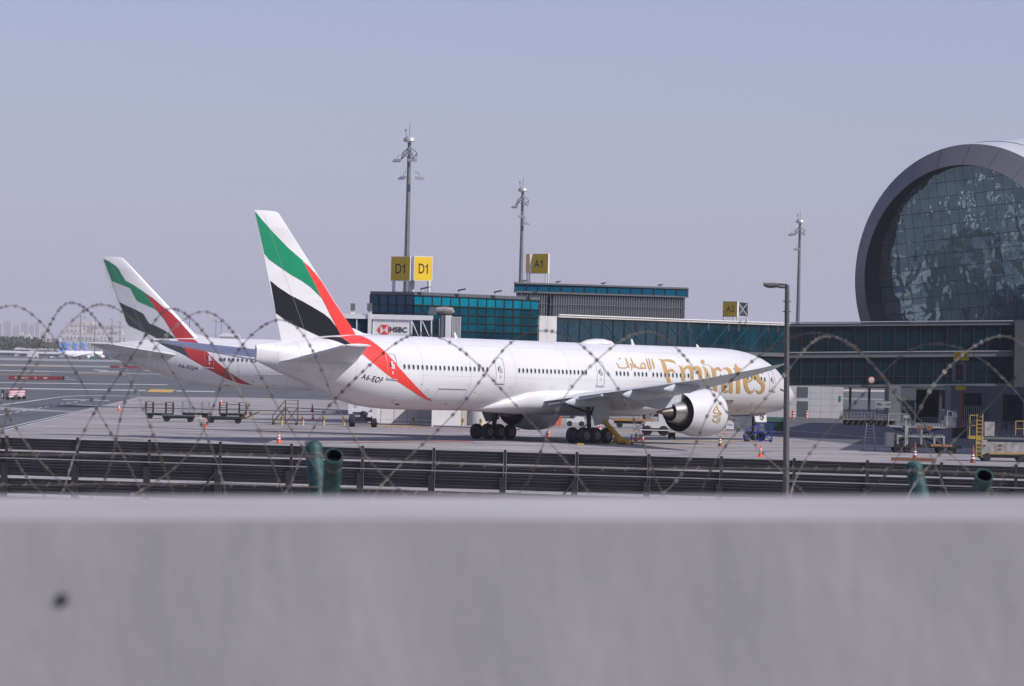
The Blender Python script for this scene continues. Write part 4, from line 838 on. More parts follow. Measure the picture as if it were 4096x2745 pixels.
MB().box((p.x - .25, p.y, 0), (p.x + .25, p.y + 1, 4.4)).build('beige_pier', M_BEIGE, gf, True)
k0, k1, k2, k3 = gr(1640, 1703), gr(2080, 1722), gr(2080, 1715), gr(1640, 1700)
structure('kerb', MB().prism([(q.x, q.y) for q in (k0, k1, k2, k3)], 0, .14), M_CONC2)

# --- louvred building with the A1 sign
p0, p1 = at(2060, 1400, 492), at(2738, 1400, 502)
lb = thing('louvred_building', 'grey louvred building with a blue glass band along its roof, under the A1 sign', 'building', (p0.x, p0.y, 0))
zt = at(2060, 1129, 492).z; zb1 = at(2060, 1164, 492).z
o, d, n, ln = wall_frame(p0, p1)
# glass band
facade(lb, p0 - Vector((.25, .15, 0)), p1 + Vector((.3, -.15, 0)), [zb1, zt - .24], 15, G_BLUE, slope=.0)
for zz0, zz1, m in ((zt - .22, zt, M_PANEL), (zb1 - .22, zb1 - .02, M_PANEL)):
    MB().beam(o + d * -.3 + Vector((0, 0, (zz0 + zz1) / 2)) + n * .05, o + d * (ln + .3) + Vector((0, 0, (zz0 + zz1) / 2)) + n * .05, .5, zz1 - zz0).build('roof_edge', m, lb, True)
lv = MB()
k = int(ln / .36)
for i in range(k):
    x = ln * (i + .5) / k
    if 4.6 < x < 5.4: continue
    lv.beam(o + d * x + Vector((0, 0, 8)), o + d * x + Vector((0, 0, zb1 - .24)), .1, .16)
lv = lv.build('louvre_slats', mat('louvre_grey', (.2, .21, .235), .5, .2, .06, .6), lb, True); lv['kind'] = 'stuff'
MB().prism([((o + q).x, (o + q).y) for q in (-n * .25 + d * .1, d * (ln - .1) - n * .25, d * (ln - .1) - n * 12, -n * 12 + d * 8)], 0, zt - .2).build('wall', mat('dark_grey_wall', (.05, .053, .06), .6), lb, True)
for x in (5.0, .7, ln - .4): MB().beam(o + d * x + Vector((0, 0, 8)) + n * .12, o + d * x + Vector((0, 0, zb1 - .24)) + n * .12, .7 if x == 5 else .12, .1).build('column_cover', M_PANEL, lb, True)
for z in (at(2400, 1222, 496).z,): MB().beam(o + Vector((0, 0, z)) + n * .1, o + d * ln + Vector((0, 0, z)) + n * .1, .1, .1).build('louvre_rail', M_PANEL, lb, True)

# --- glazed link corridor, from the gate to the terminal
q0, q1 = at(2225, 1400, 452), at(3150, 1400, 500)
lc = thing('link_corridor', 'long teal glass link corridor with a white roof pipe behind the front airliner', 'building', (q0.x, q0.y, 0))
zt0 = at(2225, 1270, 452).z; zt1 = at(3150, 1304, 500).z; sl = (zt1 - zt0) / (q1 - q0).length
z_lo = at(3130, 1411, 499).z - sl * (q1 - q0).length
facade(lc, q0, q1, [z_lo, zt0], 22, G_TEALD, slope=sl, jit=.02)
z2 = at(3130, 1548, 499).z - sl * (q1 - q0).length
facade(lc, q0, q1, [z2, z_lo - .6], 22, G_NAVY, slope=sl, frame=True)
o, d, n, ln = wall_frame(q0, q1); up = Vector((0, 0, 1))
MB().beam(o + up * (zt0 + .12), o + d * ln + up * (zt1 + .12), .5, .2).build('roof_edge', mat('cream_roof_edge', (.6, .55, .5), .5), lc, True)
MB().tube([o + n * .3 + up * (zt0 + .32), o + d * ln + n * .3 + up * (zt1 + .32)], .09, 8).build('roof_pipe', M_WMET, lc, True)
MB().beam(o + up * (z_lo - .3), o + d * ln + up * (z_lo - .3 + sl * ln), .6, .5).build('floor_edge', M_PANEL, lc, True)
bd = MB()
for i in range(11):
    x0, x1 = ln * i / 11, ln * (i + 1) / 11
    s0, s1 = (zt0 - .3, z_lo + .3) if i < 6 else (z_lo + .3, zt0 - .3)
    bd.beam(o + d * (x0 + .3) - n * .02 + up * (s0 + sl * x0), o + d * (x1 - .3) - n * .02 + up * (s1 + sl * x1), .05, .09)
bd.build('diagonal_braces', mat('teal_brace', (.01, .07, .095), .4), lc, True)
bl = MB()
for zz0 in [zt0 - .1 - k * .11 for k in range(7)] + [z_lo + .9 - k * .11 for k in range(7)]:
    bl.beam(o + up * zz0 - n * .03, o + d * ln + up * (zz0 + sl * ln) - n * .03, .02, .03)
bl.build('sun_blind', mat('teal_blind', (.005, .045, .06), .5), lc, True)
MB().prism([((o + q).x, (o + q).y) for q in (-n * .5, d * ln - n * .5, d * ln - n * 5, -n * 5)], 4.6, 11.5).build('core_wall', mat('dark_interior', (.012, .02, .03)), lc, True)
# white block at the corridor's near end
w0, w1 = at(2148, 1400, 449), at(2226, 1400, 452)
wb = thing('white_stair_block', 'white panelled stair block between the gate building and the link corridor', 'building', (w0.x, w0.y, 0))
zt_ = at(2180, 1264, 450).z
o, d, n, ln = wall_frame(w0, w1)
for i in range(2):
    x0, x1 = ln * i / 2 + .02, ln * (i + 1) / 2 - .02
    MB().slab([o + d * x0, o + d * x1, o + d * x1 + up * zt_, o + d * x0 + up * zt_], -n, 3).build('wall_panel', M_CLAD, wb, True)

# --- two-storey glass bridge to the terminal
b0, b1 = at(3152, 1400, 503.7), at(4052, 1400, 503.7)
tb = thing('glass_bridge', 'dark two-storey glass bridge spanning the road in front of the round terminal', 'building', (b0.x, b0.y, 0))
zT, zM1, zM0, zB = at(3165, 1307, 503.7).z, at(3165, 1413, 503.7).z, at(3165, 1433, 503.7).z, at(3165, 1542, 503.7).z
o, d, n, ln = wall_frame(b0, b1)
s_t = (at(4050, 1300, 503.7).z - zT) / ln
facade(tb, b0, b1, [zM1, zT], 17, G_NAVY, slope=s_t, jit=.02)
facade(tb, b0, b1, [zB, zB + 1.1, zM0], 17, G_NAVY, slope=s_t, jit=.015)
for z, h_, nm in ((zT + .2, .4, 'roof_edge'), ((zM0 + zM1) / 2, zM1 - zM0, 'floor_edge'), (zB - .15, .3, 'underside_beam')):
    MB().beam(o + up * z, o + d * ln + up * (z + s_t * ln), .7, h_).build(nm, M_PANEL, tb, True)
for z in (zT + .55, zM1 + .05): MB().tube([o + n * .45 + up * z, o + d * ln + n * .45 + up * (z + s_t * ln)], .09, 6).build('handrail_pipe', M_GALV, tb, True)
MB().prism([((o + q).x, (o + q).y) for q in (-n * .5, d * ln - n * .5, d * ln - n * 7, -n * 7)], zB + .3, zT).build('core_wall', mat('dark_interior', (.012, .02, .03)), tb, True)
MB().prism([((o + q).x, (o + q).y) for q in (-n * .2, d * ln - n * .2, d * ln - n * 8, -n * 8)], zB - .1, zB + .28).build('underside', M_PANEL, tb, True)
for x in (3405, 3481):
    q = at(x, 1400, 504.7); MB().beam((q.x, q.y, 0), (q.x, q.y, zB), .32, .32).build('steel_post', M_DARK, tb, True)
# height-limit disc hung on the bridge
hs = at(3486, 1520, 502.9)
hb = thing('height_limit_sign', 'round red-rimmed height limit sign on the glass bridge', 'sign', hs)
MB().lathe([(0, .48), (-.03, .48)], (0, 0, 0), 'Y', 24, True, True).build('rim', M_RLINE, hb)
MB().lathe([(-.035, .36), (-.045, .36)], (0, 0, 0), 'Y', 24, True, True).build('face', M_WMET, hb)
text_on(hb, '4.2m', .26, (0, -.05, -.1), (1, 0, 0), (0, 0, 1), M_BLK, world=False)
for z_, h_ in ((.3, -.08), (-.3, .08)): MB().quad((-.07, -.05, z_), (.07, -.05, z_), (0, -.05, z_ + h_)).build('arrow_mark', M_BLK, hb)

# --- pale walls under the bridge
def base_wall(name, label, x0, x1, yb, ytop, m, cols, rws, depth=6):
    a, b = gr(x0, yb), gr(x1, yb + (x1 - x0) * ROLL)
    t = thing(name, label, 'wall', (a.x, a.y, 0)); o, d, n, ln = wall_frame(a, b)
    zt = at((x0 + x1) / 2, ytop, a.y).z
    for i in range(cols):
        for j in range(rws):
            u0, u1 = ln * i / cols + .012, ln * (i + 1) / cols - .012; z0, z1 = zt * j / rws + .012, zt * (j + 1) / rws - .012
            MB().slab([o + d * u0 + up * z0, o + d * u1 + up * z0, o + d * u1 + up * z1, o + d * u0 + up * z1], -n, .25).build('wall_panel', m, t, True)
    MB().prism([((o + q).x, (o + q).y) for q in (-n * .2 + d * .05, d * (ln - .05) - n * .2, d * (ln - .05) - n * depth, -n * depth + d * .05)], 0, zt - .02).build('core_wall', mat('joint_grey', (.16, .16, .165), .8), t, True)
    return t, a
tw, ta = base_wall('panelled_wall', 'pale stone-panelled wall under the bridge beside the orange bin', 3060, 3371, 1668, 1545, M_CLAD, 7, 5)
dm = mat('dark_door_grey', (.09, .1, .12), .5)
for x0, x1, y0, y1 in ((3190, 3232, 1548, 1590), (3190, 3232, 1605, 1668)):
    q0_, q1_ = at(x0, y0, ta.y - .3), at(x1, y1, ta.y - .3)
    MB().box((q0_.x, ta.y - .05, max(.05, q1_.z)), (q1_.x, ta.y + .1, q0_.z)).build('door' if y0 > 1600 else 'vent_grille', dm, tw, True)
q0_ = at(3360, 1595, ta.y - .1); MB().box((q0_.x - .12, ta.y - .06, q0_.z - .4), (q0_.x + .12, ta.y - .01, q0_.z + .4)).build('green_sign', mat('green_sign', (.01, .22, .14)), tw, True)
base_wall('panelled_wall', 'grey panelled wall, colour darkened for shade, with a glazed door under the bridge beside the opening', 3553, 3600, 1690, 1545, M_CLAD_SHADE, 1, 5)
tw3, ta3 = base_wall('panelled_wall', 'grey panelled wall with a barred window at the right under the bridge', 3800, 4140, 1712, 1545, M_CLAD_SHADE, 5, 6)
for x0, x1, y0, y1, m, nm in ((3856, 3927, 1572, 1622, G_TEALD, 'window'), (3856, 3925, 1628, 1690, G_NAVY, 'window'), (4014, 4030, 1578, 1712, M_DARK, 'pier'), (4032, 4090, 1580, 1700, G_TEALD, 'window'), (3940, 3952, 1630, 1712, dm, 'pipe_case')):
    q0_, q1_ = at(x0, y0, ta3.y - .3), at(x1, y1, ta3.y - .3)
    w_ = MB().box((q0_.x, ta3.y - .08, max(.03, q1_.z)), (q1_.x, ta3.y + .1, q0_.z)).build(nm, m, tw3, True)
    if y0 == 1628:
        for k in range(9):
            xx = q0_.x + (q1_.x - q0_.x) * (k + .5) / 9
            MB().beam((xx, ta3.y - .12, q1_.z), (xx, ta3.y - .12, q0_.z), .05).build('bar', M_WMET, w_, True)
gd = at(3638, 1500, 470)
sd_ = thing('service_doorway', 'tall dark glazed service door left of the dark opening under the bridge', 'door', (gr(3600, 1690).x, gr(3600, 1690).y, 0))
pa, pb = gr(3600, 1690), gr(3660, 1691); zt = at(3630, 1552, pa.y).z
MB().box((pa.x, pa.y + .2, 0), (pb.x, pa.y + .5, zt)).build('panel', dm, sd_, True)
for k in range(2):
    for j in range(3):
        x0 = pa.x + .35 + k * .85; MB().box((x0, pa.y + .12, .3 + j * .85), (x0 + .7, pa.y + .19, 1.05 + j * .85)).build('pane', G_NAVY, sd_, True)
MB().box((pa.x, pa.y + .1, zt * .62), (pb.x, pa.y + .19, zt * .66)).build('transom', M_FRAME, sd_, True)
dk = thing('loading_bay', 'deep dark loading bay opening under the bridge', 'building', (pb.x, pb.y, 0))
pc = gr(3800, 1700)
bay = MB().box((pb.x, pb.y + 14, 0), (pc.x + 1, pb.y + 14.3, zB + .4)).box((pb.x - .4, pb.y + .5, 0), (pb.x - .02, pb.y + 14, zB + .3)).box((pc.x + .02, pb.y + .5, 0), (pc.x + .4, pb.y + 14, zB + .3))
bay.build('bay_wall', mat('dark_grey_wall', (.1, .105, .115)), dk, True)
MB().box((pb.x, pb.y, zB), (pc.x + 1, pb.y + 14, zB + .3)).build('bay_ceiling', mat('dark_grey_wall', (.1, .105, .115)), dk, True)

# --- round terminal end
N_ = Vector((-math.sin(R(38)), -math.cos(R(38)), 0)); T_ = Vector((math.cos(R(38)), -math.sin(R(38)), 0)); A_ = -N_
TC = at(3874, 1113, 522); RO, RI = 19.2, 16.1
tm = thing('round_terminal', 'huge round terminal with grey ring and wavy teal glass front', 'building', (TC.x, TC.y, 0))
def circ(r_, off, n=96): return [TC + A_ * off + (T_ * math.cos(2 * math.pi * k / n) + up * math.sin(2 * math.pi * k / n)) * r_ for k in range(n)]
nseg = 96
def band(r0, o0, r1, o1, k0=0, k1=nseg):
    a, b = circ(r0, o0), circ(r1, o1); mb = MB()
    for k in range(k0, k1): mb.quad(a[k % nseg], a[(k + 1) % nseg], b[(k + 1) % nseg], b[k % nseg])
    return mb
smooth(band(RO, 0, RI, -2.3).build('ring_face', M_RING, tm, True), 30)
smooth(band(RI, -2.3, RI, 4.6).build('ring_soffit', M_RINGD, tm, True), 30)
a = MB(); prv = None
shell = [circ(RO + q, o_) for q, o_ in ((0, 0), (.5, 4), (1.6, 14), (3.2, 32), (4.6, 60), (5, 110))]
MB().rings(shell, False, False).build('roof_shell', M_ROOFW, tm, True, 30)
MB().prism([(48.5, 302), (54.8, 347), (105, 347), (105, 302)], 0, 20).prism([(55, 348), (68, 442), (105, 442), (105, 348)], 0, 30).build('unseen_shade_block', M_PANEL, tm, True)  # unseen blocks added beyond the right edge to throw shade on the road
sm_ = MB()
for o_, q in ((6, .72), (22, 2.3), (42, 3.8)):
    sm_.tube(circ(RO + q + .02, o_), .07, 5, closed=True)
sm_.build('roof_seams', M_PANEL, tm, True)
rs = MB()
for k in range(0, nseg, 4):
    p_, q_ = circ(RO, 0)[k], circ(RI, -2.3)[k]
    rs.beam(p_ - A_ * .02, q_ - A_ * .02, .03, .03)
rs.build('ring_joints', M_FRAME, tm, True)
# tilted grid of glass panes clipped to the circle
ct, st = math.cos(R(5.2)), math.sin(R(5.2))
gx = T_ * ct + up * st; gz = up * ct - T_ * st
PWID, PHEI = 1.55, 2.02
fr = MB()
nx, nz = int(2 * RI / PWID) + 2, int(2 * RI / PHEI) + 2
gm = []
for i in range(-nx // 2, nx // 2 + 1):
    for j in range(-nz // 2, nz // 2 + 1):
        x0, x1, z0, z1 = i * PWID + .012, (i + 1) * PWID - .012, j * PHEI + .03, (j + 1) * PHEI - .03
        cs = [(x0, z0), (x1, z0), (x1, z1), (x0, z1)]
        if min(math.hypot(a, b) for a, b in cs) > RI - .02: continue
        cc = TC + gx * (x0 + x1) / 2 + gz * (z0 + z1) / 2
        if cc.z < 9 or (2048 + FPX * cc.x / cc.y) > 4230: continue
        poly = []
        for k in range(4):
            a_, b_ = cs[k], cs[(k + 1) % 4]; ia, ib = math.hypot(*a_) <= RI, math.hypot(*b_) <= RI
            if ia: poly.append(a_)
            if ia != ib:
                lo, hi = (a_, b_) if ia else (b_, a_)
                for _ in range(22):
                    m_ = ((lo[0] + hi[0]) / 2, (lo[1] + hi[1]) / 2)
                    if math.hypot(*m_) <= RI: lo = m_
                    else: hi = m_
                poly.append(lo)
        if len(poly) < 3: continue
        j_ = [random.uniform(-.01, .01) for _ in range(2)]
        pts_ = [TC + gx * a + gz * b + A_ * (1.9 - b * .11 + (a - x0) * j_[0] + (b - z0) * j_[1]) for a, b in poly]
        MB().slab(pts_, A_, .04).build('glass_pane', G_TERM, tm, True)
for j in range(-nz // 2, nz // 2 + 2):
    z = j * PHEI
    if abs(z) < RI:
        h_ = math.sqrt(RI * RI - z * z); fr.beam(TC + gz * z + gx * -h_ + A_ * (1.87 - z * .11), TC + gz * z + gx * h_ + A_ * (1.87 - z * .11), .07, .06)
for i in range(-nx // 2, nx // 2 + 2):
    x = i * PWID
    if abs(x) < RI:
        h_ = math.sqrt(RI * RI - x * x); fr.beam(TC + gx * x - gz * h_ + A_ * (1.88 + h_ * .11), TC + gx * x + gz * h_ + A_ * (1.88 - h_ * .11), .012, .03)
fr.build('mullion_grid', M_FRAME, tm, True)
a = circ(RI, 4.6); MB().add(a, [tuple(range(nseg))]).build('inner_wall', mat('dark_interior', (.012, .02, .03)), tm, True)
# right pier where the bridge meets the terminal
pp = thing('bridge_end_pier', 'dark pier at the right end of the glass bridge', 'building', (b1.x, b1.y, 0))
MB().box((b1.x, b1.y - 1.6, 0), (b1.x + 5, b1.y + 6, zT + 1.6)).build('pier', mat('dark_grey_wall', (.1, .105, .115)), pp, True)

# ------------------------------------------------------------------ roof signs
def sign_board(parent, p, face_n, w, h, body, size, bold=.012, lx=0.0):
    """box sign centred on p, facing face_n"""
    fn = Vector(face_n).normalized(); xd = Vector((0, 0, 1)).cross(fn).normalized()
    bx = MB().slab([p - xd * w / 2 - up * h / 2, p + xd * w / 2 - up * h / 2, p + xd * w / 2 + up * h / 2, p - xd * w / 2 + up * h / 2], -fn, .35)
    b_ = bx.build('sign_box', M_WMET, parent, True)
    q = p + fn * .012
    e = .06
    f_ = MB().slab([q - xd * (w / 2 - e) - up * (h / 2 - e), q + xd * (w / 2 - e) - up * (h / 2 - e), q + xd * (w / 2 - e) + up * (h / 2 - e), q - xd * (w / 2 - e) + up * (h / 2 - e)], -fn, .02).build('sign_face', M_YEL, b_, True)
    if body: text_on(f_, body, size, q + xd * lx, xd, up, M_BLK, .012, bold)
    return xd
sc = at(1648, 1075, 384)
ds = thing('gate_sign', 'double yellow D1 gate sign on white posts on the gate building', 'sign', (sc.x, sc.y, ztop))
fl, frr = Vector((-.66, -.75, 0)), Vector((.72, -.69, 0))
for fn, px_ in ((fl, 1602), (frr, 1693)):
    p_ = at(px_, 1075, 384); sign_board(ds, p_, fn, 2.75, 2.58, 'D1', 1.5, .0)
for x in (1575, 1641, 1652, 1716): 
    p_ = at(x, 1130, 384.6); MB().tube([(p_.x, p_.y, ztop - .1), (p_.x, p_.y, at(x, 1050, 384.6).z if 1600 < x < 1700 else p_.z + .2)], .17, 10).build('post', M_WMET, ds, True)
MB().tube([at(1700, 1166, 383.5), at(1700, 1150, 383.5), at(1724, 1148, 383.5)], .05, 6).build('camera_bracket', M_GALV, ds, True)
p_ = at(2152, 1055, 495)
a1 = thing('gate_sign', 'yellow A1 gate sign on white posts on the louvred building', 'sign', (p_.x, p_.y, zt + 8))
sign_board(a1, at(2154, 1055, 495), (-.62, -.79, 0), 3.3, 2.7, 'A1', 1.5, .0, -.0)
sign_board(a1, at(2111, 1055, 496.6), (-.97, -.24, 0), 2.2, 2.6, None, 1)
zr = at(2150, 1130, 495).z
for x in (2109, 2118, 2183, 2192):
    q = at(x, 1100, 495.6); MB().tube([(q.x, q.y, zr - .3), (q.x, q.y, at(x, 1020, 495.6).z if x > 2190 else q.z + .3)], .11, 8).build('post', M_WMET, a1, True)
a1.location.z = zr; 
for ch in a1.children_recursive:
    if ch.parent == a1: ch.location.z += (zt + 8) - zr
p_ = at(2919, 1237, 488)
zr = at(2919, 1296, 488).z
a2 = thing('gate_sign', 'yellow A2 gate sign with a white braced back panel on the link corridor', 'sign', (p_.x, p_.y, zr))
sign_board(a2, at(2920, 1237, 488), (-.62, -.79, 0), 2.35, 2.1, 'A2', 1.2, .0, .1)
q00, q11 = at(2953, 1205, 488.6), at(2995, 1270, 487.6)
fr = MB()
for a, b in (((2953, 1206), (2995, 1209)), ((2953, 1267), (2995, 1270)), ((2954, 1206), (2954, 1267)), ((2993, 1209), (2993, 1270)), ((2956, 1214), (2988, 1262)), ((2988, 1216), (2956, 1258))):
    fr.beam(at(*a, 488), at(*b, 488), .12 if a[0] in (2953, 2954, 2993) else .05, .1)
fr.build('braced_frame', M_WMET, a2, True)
MB().slab([at(2955, 1209, 488.2), at(2992, 1212, 488.2), at(2992, 1266, 488.2), at(2955, 1263, 488.2)], (0, 1, 0), .06).build('back_panel', M_PANEL, a2, True)
for x in (2896, 2935, 2950, 2988):
    q = at(x, 1268, 489.6); MB().tube([(q.x, q.y, zr + .25), (q.x, q.y, q.z + .1)], .12, 8).build('post', M_WMET, a2, True)

# ------------------------------------------------------------------ flood-light masts
M_MAST = mat('mast_grey', (.2, .21, .225), .5, .4, .1, 1.5)
def mast(px, ytop, Y, label, rots):
    b = at(px, 1432, Y); zt_ = at(px, ytop, Y).z
    t = thing('floodlight_mast', label, 'light mast', (b.x, b.y, 0), 0, 'tall floodlight masts')
    lean = 0
    MB().tube([(-.02, 0, 0), (0, 0, zt_ * .5), (lean * .3, 0, zt_ - .4)], [.42, .33, .2], 8).build('pole', M_MAST, t)
    MB().lathe([(zt_ - .35, .3), (zt_ - .3, .72), (zt_ - .05, .7), (zt_ + .2, .52), (zt_ + .36, .25), (zt_ + .4, .02)], (lean * .3, 0, 0), 'Z', 24, True, True).build('dome', mat('mast_dome_grey', (.42, .42, .44), .4, .3), t, sm=50)
    MB().tube([(lean * .3, 0, zt_ + .3), (lean * .3, 0, zt_ + 1.7)], .035, 5).build('lightning_rod', M_MAST, t)
    MB().tube([(-.35, 0, zt_ - .5), (-.45, 0, zt_ + .9)], .035, 5).lathe([(zt_ + .9, .1), (zt_ + 1.15, .1)], (-.45, 0, 0), 'Z', 8, True, True).build('beacon', M_MAST, t)
    ring = [(lean * .3 + 1.0 * math.cos(R(a + 20)), 1.0 * math.sin(R(a + 20)), zt_ - 1.6 - .9 * (k % 2)) for k, a in enumerate(range(0, 360, 60))]
    fr = MB().tube(ring, .06, 6, closed=True)
    for q in ring: fr.tube([(lean * .3, 0, zt_ - .9), q], .05, 5)
    fr.build('lamp_frame', M_MAST, t)
    for a, x, z in rots:
        d = Vector((math.sin(R(a)), -math.cos(R(a)), 0)); s_ = Vector((d.y, -d.x, 0)); x *= .65; p = Vector((x, -.6, zt_ + z))
        e1 = d * .42 + up * -.28
        MB().slab([p - s_ * .5, p + s_ * .5, p + s_ * .5 + e1, p - s_ * .5 + e1], (0, 0, 1), .12).tube([p + up * .1, p + up * .5, Vector((x * .6, 0, zt_ + z + .7))], .04, 5).build('floodlight', mat('floodlight_grey', (.3, .31, .33), .4, .4), t)
    return t
mast(1618, 556, 424, 'nearest and tallest-looking floodlight mast, behind the D1 sign', [(-20, -2.0, -2.5), (5, .6, -2.4), (20, 1.9, -4.5), (-40, -.9, -4.5)])
mast(2076, 757, 540, 'middle floodlight mast beside the A1 sign', [(-30, -1.6, -2.6), (10, -.2, -4.0), (40, .8, -5.0)])
mast(3188, 884, 622, 'right floodlight mast beside the round terminal', [(-30, -2.2, -2.3), (-10, -.8, -4.8)])
for i, x in enumerate((1700, 1822, 1946, 2131)):
    t = thing('roof_spotlight', 'small spotlight on a stalk on the gate building roof, number %s from the left' % ('one', 'two', 'three', 'four')[i], 'lamp', C + Vector((.615, .788, 0)) * (1.2 + i * 6.2) + up * ztop, 0, 'roof spotlights on the gate')
    MB().tube([(0, 0, -.05), (0, -.1, .2), (.1, -.5, .4)], .03, 5).build('arm', M_GALV, t); MB().slab([(-.1, -.35, .3), (.75, -.35, .5), (.75, -.75, .42), (-.1, -.75, .22)], (0, 0, 1), .1).build('lamp_head', M_DARK, t)
for i, x in enumerate((2096, 2232, 2414, 2641)):
    q = at(x, 1129, 491); t = thing('roof_spotlight', 'small spotlight on the louvred building roof, %s from the left' % ('first', 'second', 'third', 'fourth')[i], 'lamp', (q.x, q.y, at(x, 1132 + (x - 2096) * .03, 491).z), 0, 'roof spotlights on the louvred building')
    MB().box((-.05, -.05, 0), (.05, .05, .25)).build('arm', M_GALV, t); MB().slab([(-.35, -.3, .15), (.35, -.3, .25), (.35, .1, .3), (-.35, .1, .2)], (0, 0, 1), .12).build('lamp_head', M_DARK, t)

# ------------------------------------------------------------------ boarding bridge with the bank advertisement
Yb = 368
jb = thing('boarding_bridge', 'white passenger boarding bridge with a red hexagon bank advertisement', 'jet bridge', gr(1452, 1708))
def jbx(x0, x1, y0, y1, Y=Yb, dp=2.6):
    a, b = at(x0, y1, Y), at(x1, y0, Y); return MB().box((a.x, Y, a.z), (b.x, Y + dp, b.z))
zt_a = at(1500, 1265, Yb).z
jbx(1489, 1645, 1274, 1365).build('advert_panel', M_WMET, jb, True)
jbx(1340, 1732, 1263, 1273, Yb - .15).build('roof_rail', M_WMET, jb, True)
jbx(1340, 1470, 1275, 1365, Yb + .1).build('tunnel_glass', G_TEALD, jb, True)
jbx(1645, 1756, 1276, 1368, Yb + .1).build('tunnel_glass', G_TEALD, jb, True)
for x in (1427, 1684, 1726, 1647, 1758): MB().beam(at(x, 1274, Yb), at(x, 1368, Yb), .1 if x == 1427 else .2, .12).build('tunnel_post', M_WMET, jb, True)
for x0, x1 in ((1645, 1673), (1687, 1716)): MB().beam(at(x0, 1278, Yb), at(x1, 1344, Yb), .1, .1).build('tunnel_brace', M_WMET, jb, True)
jbx(1470, 1487, 1238, 1368, Yb - .3, .5).build('lift_column', M_WMET, jb, True)
jbx(1468, 1488, 1214, 1243, Yb - .4, .7).build('column_head', M_PANEL, jb, True)
jbx(1403, 1419, 1240, 1262, Yb + 2, .5).build('lift_column', M_WMET, jb, True)
jbx(1402, 1420, 1214, 1243, Yb + 1.9, .7).build('column_head', M_PANEL, jb, True)
jbx(1762, 1778, 1262, 1370, Yb - .3).build('cab_post', M_PANEL, jb, True)
jbx(1780, 1806, 1262, 1370, Yb - .3).build('cab_wall', M_WMET, jb, True)
cb = MB()
a, b = at(1806, 1370, Yb), at(1843, 1268, Yb)
for k in range(12):
    x0 = a.x + (b.x - a.x) * k / 12; x1 = a.x + (b.x - a.x) * (k + 1) / 12
    cb.box((x0, Yb - .1 * (k % 2), a.z), (x1, Yb + 2, b.z))
cb.build('bellows_panel', M_CLAD, jb, True)
ac = MB(); a = at(1735, 1250, Yb)
ac.add([at(x, y, Yb - dy) for x, y, dy in ((1712, 1258, 0), (1748, 1260, 0), (1741, 1228, 0), (1720, 1228, 0))] + [at(x, y, Yb + 1.6) for x, y in ((1712, 1258), (1748, 1260), (1741, 1228), (1720, 1228))], [(0, 1, 2, 3), (7, 6, 5, 4), (0, 4, 5, 1), (1, 5, 6, 2), (2, 6, 7, 3), (3, 7, 4, 0)])
ac.build('air_unit', M_PANEL, jb, True)
MB().tube([at(1745, 1242, Yb + .6), at(1780, 1241, Yb + .6), at(1808, 1243, Yb + .6), at(1812, 1252, Yb + .6)], [.33, .35, .33, .2], 12).build('duct', mat('duct_grey', (.25, .24, .24), .6), jb, True, 50)
# emblem: hexagon of red triangles, then letters
adv = MB()
def ap(x, y): return at(1380 + x / 4.68, 1220 + y / 4.68, Yb - .02)
for tri in (((666, 373), (804, 373), (735, 465)), ((735, 475), (804, 551), (666, 551)), ((598, 467), (662, 383), (662, 549)), ((872, 467), (808, 383), (808, 551))): adv.slab([ap(*q) for q in tri], (0, -1, 0), .01)
adv.build('red_hexagon_emblem', M_RED, jb, True)
text_on(jb, 'HSBC', .72, ap(1000, 468), (1, 0, -.02), (0, 0, 1), M_BLK, .02, .02, 'advert_letters')
# wheel carriage on the apron
w0 = gr(1452, 1709); wy = w0.y
car = MB()
for s_ in (-1, 1):
    car.box((w0.x + s_ * 1.15 - .16, wy + .3, .9), (w0.x + s_ * 1.15 + .16, wy + .8, 9.3))
    car.box((w0.x + s_ * 1.3 - .2, wy - .1, 1.3), (w0.x + s_ * 1.3 + .2, wy + .9, 3.2))
car.build('lift_leg', M_WMET, jb, True)
MB().box((w0.x - 1.35, wy, 1.5), (w0.x + 1.35, wy + .7, 1.9)).box((w0.x + .9, wy - .5, .5), (w0.x + 1.45, wy + .1, 1.95)).box((w0.x - .6, wy, 1.9), (w0.x + .6, wy + .8, 2.6)).build('carriage_frame', M_WMET, jb, True)
MB().box((w0.x - 1.1, wy - .1, .55), (w0.x + 1.0, wy + .5, 1.0)).tube([(w0.x, wy + .2, .8), (w0.x, wy + .2, 1.6)], .3, 10).tube([(w0.x - 1.7, wy - .6, .45), (w0.x + 1.6, wy - .6, .45)], .05, 6).build('axle_beam', M_DARK, jb, True)
for s_ in (-1.1, 1.1): MB().lathe([(-.3, .3), (-.3, .5), (-.2, .6), (.2, .6), (.3, .5), (.3, .3)], (w0.x + s_, wy, .6), 'X', 20, True, True).build('wheel', M_RUB, jb, True, 40)
